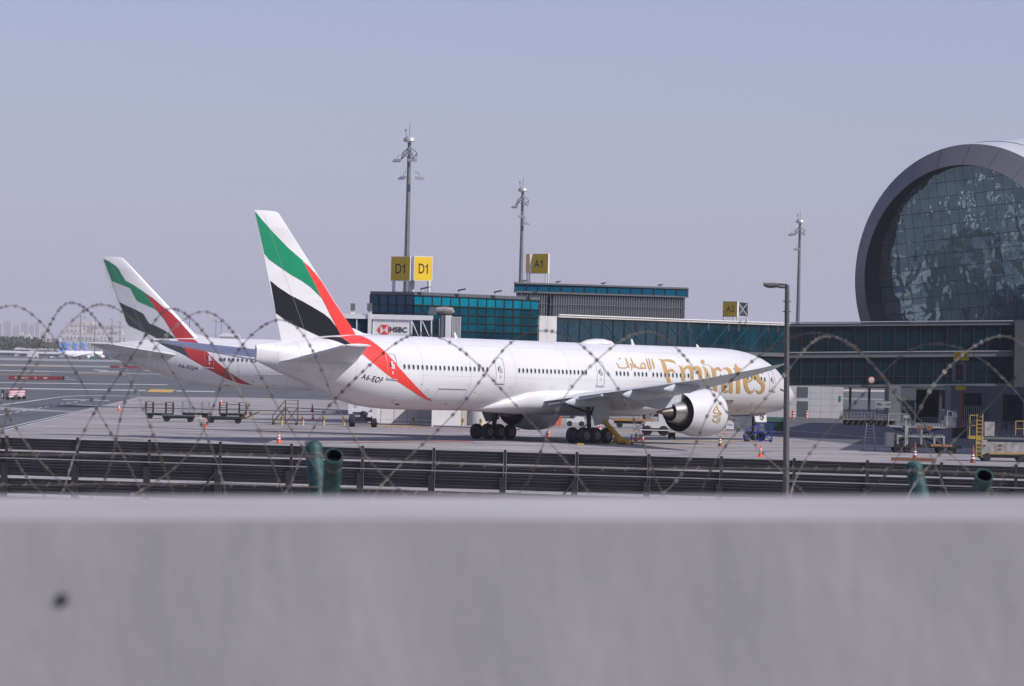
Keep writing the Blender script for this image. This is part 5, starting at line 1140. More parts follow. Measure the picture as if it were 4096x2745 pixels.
# ------------------------------------------------------------------ apron equipment
M_CONE = mat('orange_cone_plastic', (.8, .12, .03), .45, 0, .06, 3); M_CONEW = mat('white_reflective_band', (.75, .75, .76), .4)
M_BOLY = mat('bollard_yellow', (.55, .4, .16), .6, 0, .15, 3); M_RUST = mat('rusty_steel', (.2, .08, .04), .7, .2, .3, 6); M_BROWN = mat('brown_painted_steel', (.14, .1, .05), .6, .2, .2, 4)
M_DOLLY = mat('dark_green_steel', (.04, .05, .05), .6, .3, .2, 4); M_BLUEST = mat('blue_painted_steel', (.015, .035, .3), .5, .1, .15, 4)
def cone(px, py, label, dark=False, h=.92):
    t = thing('traffic_cone', label, 'traffic cone', gr(px, py), 0, 'traffic cones on the apron')
    mc = mat('faded_cone_plastic', (.25, .06, .03), .6, 0, .2, 5) if dark else M_CONE
    MB().box((-.24, -.24, 0), (.24, .24, .045)).build('base', mc, t)
    c = MB().lathe([(.045, .19), (h, .035), (h + .01, .01)], (0, 0, 0), 'Z', 16, False, True).build('body', mc, t, sm=50)
    r_ = lambda z: .19 + (.035 - .19) * (z - .045) / (h - .045)
    for z0, z1 in ((.34, .46), (.56, .66)): MB().lathe([(z0, r_(z0) + .004), (z1, r_(z1) + .004)], (0, 0, 0), 'Z', 16).build('white_band', M_CONEW, t, sm=50)
    return t
for px, py, lb, dk in ((475.7, 1645, 'orange cone at the edge of the apron left of the baggage trailers', 0), (884, 1620, 'far orange cone behind the baggage trailers', 0), (821, 1711, 'orange cone in front of the baggage trailers', 0), (1115, 1773, 'orange cone close to the blast fence below the maintenance steps', 0),
                       (1249, 1647, 'dull farther cone of the pair right of the maintenance steps', 1), (1251, 1682, 'orange nearer cone of the pair right of the maintenance steps', 0), (2193, 1747, 'orange cone between the main landing gears', 0), (2880, 1787, 'dark faded cone below the engine', 1), (3042, 1829, 'small orange cone by the blast fence left of the lamp post', 0)):
    cone(px, py, lb, dk)
for i, (px, py) in enumerate(((1127, 1701), (1211, 1702), (1294.5, 1702), (1376, 1702), (1652, 1703), (1850, 1709), (1922, 1711), (2187, 1711))):
    t = thing('bollard', 'yellow and black banded bollard, %s from the left along the stand edge' % ('first', 'second', 'third', 'fourth', 'fifth', 'sixth', 'seventh', 'eighth')[i], 'bollard', gr(px, py), 0, 'bollards along the stand edge')
    MB().lathe([(0, .13), (.88, .13), (.92, .08)], (0, 0, 0), 'Z', 14, False, True).build('post', M_BOLY, t, sm=40)
    for z in (.52, .7): MB().lathe([(z, .134), (z + .1, .134)], (0, 0, 0), 'Z', 14).build('black_band', M_BLK, t)
    MB().lathe([(.86, .134), (.93, .085), (.935, .01)], (0, 0, 0), 'Z', 14).build('cap', M_BLK, t)

def small_wheel(parent, c, r=.3, w=.2, axis='Y'):
    o = MB().lathe([(-w/2, r*.5), (-w/2, r*.85), (-w*.3, r), (w*.3, r), (w/2, r*.85), (w/2, r*.5)], c, axis, 16, True, True).build('wheel', M_RUB, parent, sm=40)
    return o
def rack(parent, x0, x1, y0, y1, z0, z1, nb, m):
    mb = MB()
    for x in (x0, x1):
        for y in (y0, y1): mb.beam((x, y, z0), (x, y, z1), .06)
    for y in (y0, y1):
        for k in range(1, 5): mb.beam((x0, y, z0 + (z1 - z0) * k / 4), (x1, y, z0 + (z1 - z0) * k / 4), .035)
    for x in (x0, x1):
        for k in range(nb): mb.beam((x, y0 + (y1 - y0) * (k + .5) / nb, z0), (x, y0 + (y1 - y0) * (k + .5) / nb, z1), .03)
        mb.beam((x, y0, z1), (x, y1, z1), .05)
    return mb.build('cage_rack', m, parent)
def trailer(px, py, ln, label, kind, rz=0.0, m=None, rm=None):
    m = m or M_DOLLY; t = thing('baggage_trailer', label, 'trailer', gr(px, py), rz, 'parked baggage trailers')
    MB().box((-ln / 2, -.75, .5), (ln / 2, .75, .62)).box((-ln / 2 + .1, -.6, .36), (ln / 2 - .1, .6, .5)).build('deck', m, t)
    for x in (-ln / 2 + .45, ln / 2 - .45):
        for y in (-.55, .55): small_wheel(t, (x, y, .28), .28, .2)
    if kind == 'cage':
        for x in (-ln / 2 + .02, ln / 2 - .78): rack(t, x, x + .76, -.72, .72, .62, 1.75, 4, rm or M_DOLLY)
        MB().beam((-ln / 2 + .7, .7, 1.55), (ln / 2 - .7, .7, 1.55), .12, .08).beam((-ln / 2 + .7, .7, 1.1), (ln / 2 - .7, .7, 1.1), .04).build('top_rail', rm or M_RUST, t)
    else:
        rl = MB()
        for k in range(6): rl.tube([(-ln / 2 + ln * (k + .5) / 6, -.7, .65), (-ln / 2 + ln * (k + .5) / 6, .7, .65)], .05, 6)
        rl.build('deck_rollers', M_GALV, t)
        MB().box((-ln / 2, -.78, .6), (ln / 2, -.72, .74)).build('side_guard', M_PANEL if kind == 'flat' else M_DOLLY, t)
    return t
trailer(637, 1676, 2.9, 'caged baggage trailer at the left end of the trailer row', 'cage')
trailer(714, 1688, 3.3, 'flat grey container trailer in front of the caged ones', 'flat')
trailer(782, 1674, 2.9, 'pale caged trailer in the middle of the trailer row', 'cage', 0, None, M_GALV)
trailer(931, 1676, 2.9, 'caged baggage trailer at the right end with raised tow bars', 'cage')
t = trailer(898, 1694, 3.6, 'flat dark trailer at the right front of the trailer row', 'low')
for dx, z1, x1, nm in ((1.75, 2.05, 2.5, 'tow_bar'), (1.9, 1.25, 3.5, 'tow_bar')):
    MB().beam((dx, -.3, .5), (x1, -.3, z1), .12).beam((dx, .3, .5), (x1, -.2, z1), .12).build(nm, M_RUST, t)
MB().box((-2.9, -.1, .42), (-1.8, .1, .5)).build('coupling_bar', M_WMET, t)

def stand(px, py, name, label, m, w=2.5, h=1.75, rail=.75, steps=7, cat='steps', rz=0.0, frac=.5):
    """wheeled maintenance steps: flight on the left, platform on the right"""
    t = thing(name, label, cat, gr(px, py), rz); a = -w / 2; b = -w / 2 + w * frac; c = w / 2; d = .55
    fr = MB()
    for y in (-d, d):
        fr.beam((a, y, .2), (b, y, h), .08).beam((b, y, .15), (b, y, h + rail), .06).beam((c, y, .15), (c, y, h + rail), .06).beam((a, y, .15), (c, y, .15), .07)
        fr.beam((a, y, .15), (a, y, .2 + rail), .05).beam((a, y, .2 + rail), (b, y, h + rail), .05).beam((b, y, h + rail), (c, y, h + rail), .05).beam((b, y, h + rail / 2), (c, y, h + rail / 2), .04)
        fr.beam((b, y, .15), (c, y, h), .05).beam((c, y, .15), (b, y, h), .05)
    fr.beam((c, -d, h + rail), (c, d, h + rail), .05)
    fr.build('frame', m, t)
    for k in range(steps):
        x = a + (b - a) * (k + .5) / steps; z = .2 + (h - .2) * (k + .7) / steps
        MB().box((x - .13, -d, z - .02), (x + .13, d, z + .02)).build('tread', m, t)
    MB().box((b, -d, h - .04), (c, d, h + .02)).build('platform', m, t)
    for x in (a + .1, c - .1):
        for y in (-d, d): small_wheel(t, (x, y, .12), .12, .08)
    return t
stand(1140, 1700, 'maintenance_steps', 'brown maintenance steps with a platform standing on the apron', M_BROWN)
t = stand(3032, 1768, 'maintenance_steps', 'blue wheeled steps under the nose of the front airliner', M_BLUEST, 2.5, 1.0, .7, 4)
for x in (-.9, .3): MB().lathe([(-.1, .45), (.1, .45)], (x, .75, .48), 'Y', 18, True, True).build('spare_tyre', M_RUB, t)
# green lidded container
t = thing('waste_container', 'dark green container with a domed lid beside the lamp post', 'container', gr(3105, 1733))
mg = mat('dark_green_paint', (.015, .06, .04), .5, 0, .15, 2)
MB().add([(-1.2, -.8, .25), (1.2, -.8, .25), (1.2, .8, .25), (-1.2, .8, .25), (-1.25, -.9, 1.15), (1.25, -.9, 1.15), (1.25, .9, 1.15), (-1.25, .9, 1.15)], [(3, 2, 1, 0), (4, 5, 6, 7), (0, 1, 5, 4), (1, 2, 6, 5), (2, 3, 7, 6), (3, 0, 4, 7)]).build('body', mg, t)
rr = [[Vector((x, .95 * math.cos(a), 1.18 + .5 * math.sin(a))) for a in [math.pi * k / 12 for k in range(13)]] for x in (-1.27, 1.27)]
MB().rings(rr).build('lid', mg, t, sm=40)
for x in (-.9, .9): small_wheel(t, (x, -.6, .13), .13, .1)
# mobile stair truck left of the engine
t = thing('stair_truck', 'white stair truck with grey steps behind the engine exhaust', 'truck', gr(2618, 1743))
MB().box((-1.0, -.8, .75), (1.35, .9, 1.35)).box((.35, -.8, 1.35), (1.35, .8, 2.15)).build('body', M_WMET, t)
MB().box((-1.2, -.7, .4), (1.3, .7, .74)).build('chassis', M_DARK, t)
for x in (-.75, .85):
    for y in (-.75, .75): small_wheel(t, (x, y, .5), .5, .3)
st_ = MB()
for y in (-.85, -.2): st_.beam((-2.1, y, .4), (.4, y, 2.6), .1, .16).beam((-2.1, y, 1.3), (.3, y, 3.4), .05).beam((-2.1, y, .4), (-2.1, y, 1.3), .05).beam((-.8, y, 1.5), (-.8, y, 2.4), .05)
st_.build('stair_frame', M_GALV, t)
for k in range(9):
    x = -2.0 + 2.3 * k / 8; z = .5 + 2.0 * k / 8; MB().box((x - .12, -.82, z - .02), (x + .12, -.23, z + .02)).build('tread', M_GALV, t)
MB().tube([(-1.4, -1.0, .55), (1.4, -1.0, .55)], .04, 6).build('tow_rod', M_WMET, t)
# ribbed yellow air hose
t = thing('air_hose', 'ribbed yellow air hose hanging from the belly of the front airliner', 'hose')
def hose(pts):
    P_ = [Vector(p) for p in pts]; out = []; n = 26
    for i in range(len(P_) - 1):
        for k in range(n):
            u = k / n; p0, p1, p2, p3 = P_[max(i - 1, 0)], P_[i], P_[i + 1], P_[min(i + 2, len(P_) - 1)]
            out.append(.5 * ((2 * p1) + (p2 - p0) * u + (2 * p0 - 5 * p1 + 4 * p2 - p3) * u * u + (3 * p1 - p0 - 3 * p2 + p3) * u ** 3))
    rs = [.22 + .03 * math.sin(i * 1.4) for i in range(len(out))]
    return MB().tube(out, rs, 10)
Yh = 317.5
hose([at(2412, 1655, Yh + 1), at(2422, 1690, Yh), at(2450, 1722, Yh - .5), at(2483, 1758, Yh - 1), at(2515, 1769, Yh - 2)]).build('hose', mat('yellow_hose_fabric', (.6, .37, .03), .6, 0, .15, 4), t, True, 50)
hose([at(2452, 1762, Yh - 1), at(2470, 1761, Yh - 1), at(2482, 1762, Yh - 1.5)]).build('hose_end', mat('yellow_hose_fabric', (.6, .37, .03)), t, True, 50)
# trolley with two striped cones
t = thing('chock_trolley', 'small trolley carrying two red and white cones beside the yellow hose', 'trolley', gr(2551, 1778))
fr = MB()
for x in (-.55, .55):
    for y in (-.35, .35): fr.beam((x, y, .15), (x, y, .85), .05)
for z in (.25, .8): fr.box((-.55, -.35, z), (.55, .35, z + .04))
fr.build('frame', M_DOLLY, t)
for x in (-.5, .5):
    for y in (-.3, .3): small_wheel(t, (x, y, .1), .1, .06)
for i, x in enumerate((-.15, .42)):
    c = thing('traffic_cone', ('left', 'right')[i] + ' of the two red and white cones standing on the trolley', 'traffic cone', gr(2551, 1778) + Vector((x, 0, .29)), 0, 'cones on the trolley')
    MB().lathe([(0, .17), (.8, .04)], (0, 0, 0), 'Z', 14, True, True).build('body', M_CONE, c, sm=50)
    for z in (.3, .55): MB().lathe([(z, .17 - .1625 * z + .006), (z + .12, .17 - .1625 * (z + .12) + .006)], (0, 0, 0), 'Z', 14).build('white_band', M_CONEW, c, sm=50)
# background service things seen under the belly
for i, px in enumerate((2214, 2237)):
    t = thing('wheeled_bin', ('wide red wheeled bin left of the pair under the belly', 'narrow orange wheeled bin right of the pair under the belly')[i], 'bin', gr(px, 1707), 0)
    w = (.36, .22)[i]
    MB().add([(-w * .8, -.3, .08), (w * .8, -.3, .08), (w * .8, .3, .08), (-w * .8, .3, .08), (-w, -.36, 1.0), (w, -.36, 1.0), (w, .36, 1.0), (-w, .36, 1.0)], [(3, 2, 1, 0), (4, 5, 6, 7), (0, 1, 5, 4), (1, 2, 6, 5), (2, 3, 7, 6), (3, 0, 4, 7)]).build('body', mat(('red_bin_plastic', 'orange_bin_plastic')[i], ((.55, .06, .04), (.7, .14, .04))[i], .5), t)
    MB().box((-w * 1.05, -.4, 1.0), (w * 1.05, .4, 1.08)).build('lid', mat(('red_bin_plastic', 'orange_bin_plastic')[i], (0, 0, 0)), t)
t = thing('baggage_tractor', 'white baggage tractor seen under the belly of the front airliner', 'tractor', gr(2302, 1706))
MB().add([(-.95, -.6, .45), (.95, -.6, .45), (.95, .6, .45), (-.95, .6, .45), (-.95, -.6, .8), (-.2, -.6, .85), (.1, -.6, 1.1), (.9, -.6, 1.0), (-.95, .6, .8), (-.2, .6, .85), (.1, .6, 1.1), (.9, .6, 1.0)], [(3, 2, 1, 0), (0, 1, 7, 6, 5, 4), (11, 10, 9, 8, 3, 2), (4, 5, 9, 8), (5, 6, 10, 9), (6, 7, 11, 10), (1, 2, 11, 7), (0, 4, 8, 3)]).build('body', M_WMET, t)
MB().box((-.6, -.35, .85), (-.2, .35, 1.5)).build('seat', M_DARK, t); MB().beam((-.1, 0, 1.0), (-.3, 0, 1.45), .05).build('steering_column', M_DARK, t)
for x in (-.65, .65):
    for y in (-.55, .55): small_wheel(t, (x, y, .3), .3, .2)
t = thing('flatbed_trailer', 'orange-decked flatbed trailer in the shade behind the yellow hose', 'trailer', gr(2530, 1712))
MB().box((-2.2, -1, .75), (2.2, 1, .95)).build('deck', mat('worn_orange_paint', (.4, .2, .05), .6, 0, .2, 2), t); MB().box((-2, -.5, .45), (2, .5, .75)).build('chassis', M_DARK, t)
for x in (-1.4, 1.4):
    for y in (-.85, .85): small_wheel(t, (x, y, .32), .32, .2)
for i, px in enumerate((2391, 2399)):
    t = thing('striped_post', ('left', 'right')[i] + ' of the two red and white striped posts behind the main gear', 'post', gr(px, 1722 - i * 4), 0, 'red and white posts behind the gear')
    MB().tube([(0, 0, 0), (0, 0, 1.15)], .11, 10).build('post', M_WMET, t)
    for z in (.2, .62, .95): MB().tube([(0, 0, z), (0, 0, z + .2)], .114, 10).build('red_band', M_RED, t)
t = thing('service_cabinet', 'white service cabinet with blue lettering right of the engine', 'cabinet', gr(2919, 1722))
MB().box((-.42, -.3, .12), (.42, .3, 1.05)).build('body', M_WMET, t); text_on(t, 'dnata', .3, (0, -.3, .62), (1, 0, 0), (0, 0, 1), mat('blue_lettering', (.03, .15, .5), .5), world=False)
MB().add([(-.75, -.35, 1.65), (.9, -.35, 1.2), (.9, .35, 1.2), (-.75, .35, 1.65), (-.75, -.35, 1.7), (.9, -.35, 1.26), (.9, .35, 1.26), (-.75, .35, 1.7)], [(3, 2, 1, 0), (4, 5, 6, 7), (0, 1, 5, 4), (1, 2, 6, 5), (2, 3, 7, 6), (3, 0, 4, 7)]).build('canopy', M_GALV, t)
MB().box((-.4, -.25, 0), (.4, .25, .12)).build('plinth', M_DARK, t); MB().beam((-.35, .2, 1.05), (-.35, .2, 1.62), .05).beam((.35, .2, 1.05), (.35, .2, 1.35), .05).build('canopy_post', M_DARK, t)
t = thing('ground_power_unit', 'small dark grey power unit on the ground below the exhaust', 'power unit', gr(2686, 1757))
MB().box((-.33, -.3, .15), (.33, .3, .62)).build('body', M_DARK, t)
for x in (-.22, .22): small_wheel(t, (x, -.25, .12), .12, .08)
# wheel chocks
for i, (px, py) in enumerate(((2322, 1783), (2452, 1781), (1905, 1751))):
    t = MB().add([(-.32, -.12, 0), (.32, -.12, 0), (.32, .12, 0), (-.32, .12, 0), (-.28, 0, .2), (.28, 0, .2)], [(3, 2, 1, 0), (0, 1, 5, 4), (2, 3, 4, 5), (1, 2, 5), (3, 0, 4)]).build('wheel_chock', mat('dull_yellow_chock', (.3, .22, .05), .7))
    t.location = gr(px, py); tag(t, ('yellow chock at the rear of the near main gear', 'yellow chock at the front of the near main gear', 'yellow chock at the far main gear')[i], 'chock', 'wheel chocks')

# under the bridge: bin, striped posts, railings
t = thing('litter_bin', 'orange litter bin against the pale wall under the bridge', 'bin', gr(3280, 1671))
MB().add([(-.4, -.3, 0), (.4, -.3, 0), (.4, .3, 0), (-.4, .3, 0), (-.5, -.36, 1.25), (.5, -.36, 1.25), (.5, .36, 1.25), (-.5, .36, 1.25)], [(3, 2, 1, 0), (4, 5, 6, 7), (0, 1, 5, 4), (1, 2, 6, 5), (2, 3, 7, 6), (3, 0, 4, 7)]).build('body', mat('orange_bin_plastic', (.7, .14, .04)), t); MB().box((-.53, -.39, 1.25), (.53, .39, 1.33)).build('lid', mat('orange_bin_plastic', (.7, .14, .04)), t)
for i, px in enumerate((3172, 3226)):
    t = thing('striped_post', ('left', 'right')[i] + ' red and white striped post before the doors under the bridge', 'post', gr(px, 1674 + i), 0, 'striped posts under the bridge')
    MB().tube([(0, 0, 0), (0, 0, 1.05)], .18, 12).build('post', M_WMET, t)
    for z in (.05, .42, .8): MB().tube([(0, 0, z), (0, 0, z + .19)], .185, 12).build('red_band', M_RED, t)
t = thing('bollard', 'slim yellow and black bollard right of the orange bin', 'bollard', gr(3322, 1672)); MB().tube([(0, 0, 0), (0, 0, .8)], .1, 10).build('post', M_YPL, t); MB().tube([(0, 0, .45), (0, 0, .6)], .104, 10).build('black_band', M_BLK, t)
def railing(px0, px1, py, h, label, m=M_GALV, n=10, nr=5):
    a, b = gr(px0, py), gr(px1, py + (px1 - px0) * ROLL)
    t = thing('railing', label, 'railing', a); d = b - a
    for k in range(n + 1): MB().beam(a + d * k / n, a + d * k / n + up * h, .06).build('post', m, t, True)
    for j in range(nr): MB().beam(a + up * (h * (j + 1) / nr), b + up * (h * (j + 1) / nr), .05).build('rail', m, t, True)
    return t
railing(3361, 3500, 1680, 1.1, 'grey railing in front of the open view under the bridge')
railing(3500, 3640, 1692, 1.1, 'grey railing in front of the glazed door under the bridge')
railing(3685, 3815, 1722, 1.5, 'grey railing behind the container loader')
railing(3850, 4110, 1728, 1.3, 'grey railing in front of the barred window at the right', n=14)
# hazard-striped low loader beam behind the ladder
a, b = gr(3372, 1701), gr(3580, 1706)
t = thing('hazard_barrier', 'low dark barrier with yellow hazard stripes behind the step ladder', 'barrier', a)
d = (b - a); MB().beam(a + up * .35, b + up * .35, .3, .6).build('beam', M_DARK, t, True)
for k in range(9):
    q = a + d * ((k + .3) / 9) + Vector((0, -.16, .1)); e = d.normalized() * .28
    MB().slab([q, q + e, q + e * 2 + up * .5, q + e + up * .5], (0, -1, 0), .01).build('hazard_stripe', mat('faded_yellow', (.3, .25, .05), .7), t, True)
t = thing('road_sign', 'grey arrow sign board on posts under the bridge', 'sign', gr(3530, 1690))
MB().box((-1.0, -.04, 1.9), (1.0, .0, 2.75)).build('board', mat('sign_grey', (.3, .31, .32), .5), t)
for x in (-.7, .7): MB().beam((x, .05, 0), (x, .05, 1.95), .1).build('post', M_DARK, t)
MB().beam((.35, -.05, 2.32), (.85, -.05, 2.32), .05, .06).add([(.75, -.06, 2.5), (.95, -.06, 2.32), (.75, -.06, 2.14), (.8, -.06, 2.32)], [(0, 1, 3), (1, 2, 3)]).box((-.8, -.06, 2.2), (-.1, -.045, 2.32)).box((-.8, -.06, 2.42), (-.3, -.045, 2.5)).build('arrow_print', M_BLK, t)
# stand guidance display on a red pole
t = thing('stand_guidance_sign', 'yellow D1 stand sign and guidance box on a red pole before the bridge', 'sign', gr(3847, 1716))
pb_ = gr(3847, 1716); Yg = pb_.y
MB().beam((pb_.x, Yg, 0), (pb_.x, Yg, at(3847, 1556, Yg).z), .3).build('pole', M_RUST if False else mat('red_pole_paint', (.3, .05, .04), .6), t, True)
a, b = at(3812, 1526, Yg), at(3863, 1452, Yg)
bx_ = MB().box((a.x, Yg - .5, a.z), (b.x, Yg + .4, b.z)).build('display_box', M_PANEL, t, True)
a, b = at(3822, 1520, Yg), at(3850, 1458, Yg); MB().box((a.x, Yg - .54, a.z), (b.x, Yg - .51, b.z)).build('display_screen', M_DARK, bx_, True)
text_on(bx_, '1', .8, at(3838, 1487, Yg - .55), (1, 0, 0), (0, 0, 1), mat('display_red', (.6, .1, .03), .5), .01)
a, b = at(3814, 1441, Yg), at(3874, 1409, Yg); s_ = MB().box((a.x, Yg - .3, a.z), (b.x, Yg, b.z)).build('stand_sign', M_YEL, t, True)
text_on(s_, 'D1', .8, at(3851, 1425, Yg - .31), (1, 0, 0), (0, 0, 1), M_BLK, .012)
a, b = at(3822, 1560, Yg), at(3861, 1545, Yg); MB().box((a.x, Yg - .3, a.z), (b.x, Yg - .2, b.z)).build('lower_sign', M_YEL, t, True)
MB().beam(at(3850, 1545, Yg), at(3850, 1409, Yg + .2), .15).build('bracket', M_GALV, t, True)

# step ladder
t = thing('step_ladder', 'tall aluminium step ladder standing on the apron at the right', 'ladder', gr(3478, 1803))
fr = MB()
for s_ in (-1, 1): fr.beam((s_ * .5, -.4, .1), (s_ * .28, 0, 2.35), .07).beam((s_ * .5, .6, .1), (s_ * .28, .05, 2.35), .06)
fr.build('frame', M_GALV, t)
for k in range(8):
    z = .3 + k * .26; w = .5 - .22 * z / 2.35; MB().box((-w, -.42 + .4 * z / 2.35, z), (w, -.25 + .4 * z / 2.35, z + .04)).build('rung', M_GALV, t)
for s_ in (-.5, .5): small_wheel(t, (s_, -.4, .08), .08, .05, 'X'); small_wheel(t, (s_, .6, .08), .08, .05, 'X')
# container loader
t = thing('container_loader', 'white container loader with roller decks parked at the right', 'loader', gr(3668, 1812))
MB().box((-2.6, -1.2, .45), (3.6, 1.2, .75)).build('chassis', M_DARK, t)
for z, nm in ((1.35, 'lower_deck'), (2.15, 'upper_deck')):
    MB().box((-2.5 if z > 2 else -1.9, -1.3, z), (2.2, 1.3, z + .14)).build(nm, M_DIRTYW, t)
    rl = MB()
    for k in range(16): rl.tube([(-1.8 + k * .25, -1.2, z + .2), (-1.8 + k * .25, 1.2, z + .2)], .06, 6)
    rl.build('rollers', M_GALV, t)
for x in (-1.8, -1.0, .2, 1.3, 2.1):
    MB().box((x - .07, -1.34, .75), (x + .07, -1.2, 2.15 if x in (.2, -1.0) else 1.35)).build('upright', M_DIRTYW, t)
MB().beam((-2.0, 1.0, .8), (2.0, 1.0, 2.1), .12).beam((2.0, 1.0, .8), (-2.0, 1.0, 2.1), .12).build('scissor_arm', M_DARK, t)
MB().box((-2.75, -1.3, .5), (-2.1, .2, 1.7)).build('cabinet', M_PANEL, t)
for x in (-2.6, -1.7): MB().beam((x, -1.2, 2.3), (x, -1.2, 3.3), .05).build('guard_post', M_GALV, t)
MB().beam((-2.6, -1.2, 3.3), (-1.0, -1.2, 3.3), .05).beam((-2.6, -1.2, 2.8), (-1.0, -1.2, 2.8), .04).build('guard_rail', M_GALV, t)
MB().beam((-1.15, -1.35, .6), (-1.15, -1.35, 3.0), .12).box((-1.35, -1.5, 2.95), (-.9, -1.2, 3.2)).build('work_light', M_DIRTYW, t)
MB().box((2.3, -.8, 2.2), (3.1, .5, 3.2)).beam((2.4, -.9, 2.2), (2.4, -.9, 3.7), .06).beam((3.1, -.9, 2.2), (3.1, -.9, 3.7), .06).beam((2.4, -.9, 3.6), (3.1, -.9, 3.6), .06).box((2.8, -1.0, 3.1), (3.2, -.7, 3.5)).build('operator_stand', M_DIRTYW, t)
for x in (.1, .9): MB().box((x - .18, -1.36, 2.0), (x + .18, -1.25, 2.32)).build('red_buffer', M_RUST, t)
MB().box((1.0, -1.3, .62), (2.8, -1.1, .78)).build('orange_edge', mat('worn_orange_paint', (.4, .2, .05)), t)
for x in (-1.8, -.9, 1.9, 2.9):
    for y in (-1, 1): small_wheel(t, (x, y, .3), .3, .25)
# orange mesh cage left of the loader
t = thing('mesh_cage', 'orange mesh cage standing left of the container loader', 'cage', gr(3563, 1787))
rack(t, -.42, .42, -.35, .35, .05, .82, 7, mat('orange_painted_steel', (.5, .18, .04), .6))
MB().box((-.45, -.38, 0), (.45, .38, .05)).build('base', M_RUST, t)
# roller beds lying on the apron
t = thing('roller_bed', 'rusty roller bed lying on the apron beside the blast fence at the right', 'roller bed', gr(3655, 1845))
MB().box((-1.7, -.35, .0), (1.7, -.28, .25)).box((-1.7, .28, .0), (1.7, .35, .25)).build('side_rails', M_RUST, t)
rl = MB()
for k in range(16): rl.tube([(-1.6 + k * .21, -.28, .17), (-1.6 + k * .21, .28, .17)], .06, 6)
rl.build('rollers', M_DARK, t)
# yellow-railed high loader at the far right
t = thing('high_loader', 'white high loader with yellow ladder and rails at the right edge', 'loader', gr(3985, 1846))
MB().box((-1.3, -1.1, .55), (2.4, 1.1, 1.55)).build('body', M_DIRTYW, t)
MB().box((-1.6, -1.0, .3), (3.4, 1.0, .54)).build('chassis', M_DARK, t)
MB().box((-1.7, -1.2, 1.75), (3.6, 1.2, 1.95)).build('deck', M_PANEL, t)
rl = MB()
for k in range(14): rl.tube([(-1.0 + k * .3, -1.1, 2.02), (-1.0 + k * .3, 1.1, 2.02)], .07, 6)
rl.build('rollers', M_DARK, t)
for z in (.62,): MB().box((-.7, -1.13, z), (2.4, -1.1, z + .1)).build('yellow_stripe', M_YPL, t)
MB().box((-1.7, -1.25, 1.3), (-.9, -.4, 1.7)).box((-1.1, -1.2, 2.0), (-.35, -.3, 3.1)).build('control_cab', M_DIRTYW, t)
ld = MB()
for x in (-1.75, -1.3): ld.beam((x, -1.3, .3), (x, -1.3, 3.7), .07)
for k in range(11): ld.beam((-1.75, -1.3, .5 + k * .3), (-1.3, -1.3, .5 + k * .3), .05)
ld.beam((-2.3, -1.25, 2.0), (-2.3, -1.25, 3.6), .06).beam((-2.3, -1.25, 3.6), (-1.7, -1.25, 3.6), .06).beam((-2.3, -1.25, 2.8), (-1.7, -1.25, 2.8), .05)
ld.build('yellow_ladder', M_YPL, t)
MB().box((-2.35, -1.3, 1.75), (-1.2, -.5, 1.98)).build('yellow_step', M_YPL, t)
yr = MB()
for x in (1.55, 2.2, 2.9): yr.beam((x, .6, 1.95), (x, .6, 3.2), .06)
yr.beam((1.55, .6, 3.2), (2.9, .6, 3.2), .06).beam((1.55, .6, 2.6), (2.9, .6, 2.6), .05)
yr.build('yellow_rail', M_YPL, t)
for x in (-.9, 1.9): small_wheel(t, (x, -.95, .35), .35, .3); small_wheel(t, (x, .95, .35), .35, .3)
MB().box((.0, -1.13, 1.2), (.3, -1.1, 1.36)).box((.0, -1.13, .95), (.25, -1.1, 1.05)).build('red_lamp', M_RUST, t)
t = thing('orange_steps', 'orange steel steps in the shade behind the high loader', 'steps', gr(3955, 1762))
fr = MB()
for k in range(5): fr.beam((-.8 + k * .4, 0, 0), (-.8 + k * .4, 0, 1.6), .06)
for k in range(4): fr.beam((-.8, 0, .4 + k * .4), (.8, 0, .4 + k * .4), .05)
fr.build('frame', mat('orange_painted_steel', (.5, .18, .04)), t)
t = thing('crate', 'dark crate in the shade left of the yellow ladder', 'crate', gr(3835, 1752)); MB().box((-.75, -.6, 0), (.75, .6, 1.05)).build('body', M_DARK, t); MB().box((-.8, -.65, 1.05), (.8, .65, 1.12)).build('lid', M_RUST, t)
for i, px in enumerate((3659, 3891)):
    cone(px, (1838, 1853)[i], ('dull cone standing on the apron in front of the container loader', 'dull cone standing in front of the high loader')[i], True, 1.4)

# runway hold signs
M_SRED = mat('sign_red', (.24, .035, .04), .5); M_SBLK = mat('sign_black', (.03, .03, .03), .5); M_STXT = mat('sign_white_letter', (.75, .72, .7), .5)
def hold_sign(px0, px1, py, body, label, m=M_SRED, tm_=M_STXT, h=.75):
    a, b = gr(px0, py), gr(px1, py); w = (b - a).length
    t = thing('runway_sign', label, 'sign', (a + b) / 2, 0, 'runway signs')
    MB().box((-w / 2, 0, .1), (w / 2, .25, .1 + h)).build('board', m, t)
    MB().box((-w / 2 - .03, .02, .06), (w / 2 + .03, .23, .1)).box((-w / 2 - .03, .02, .1 + h), (w / 2 + .03, .23, .14 + h)).build('frame', M_PANEL, t)
    vs, fs = text2d(body, .52, 0, .01); ww = max(v[0] for v in vs) - min(v[0] for v in vs); k = min(1.3, w * .88 / ww)
    MB().add([(x * k, -.012, .1 + h / 2 + y) for x, y in vs], fs).build('lettering', tm_, t)
    for x in (-w / 3, w / 3): MB().beam((x, .12, 0), (x, .12, .1), .08).build('foot', M_DARK, t)
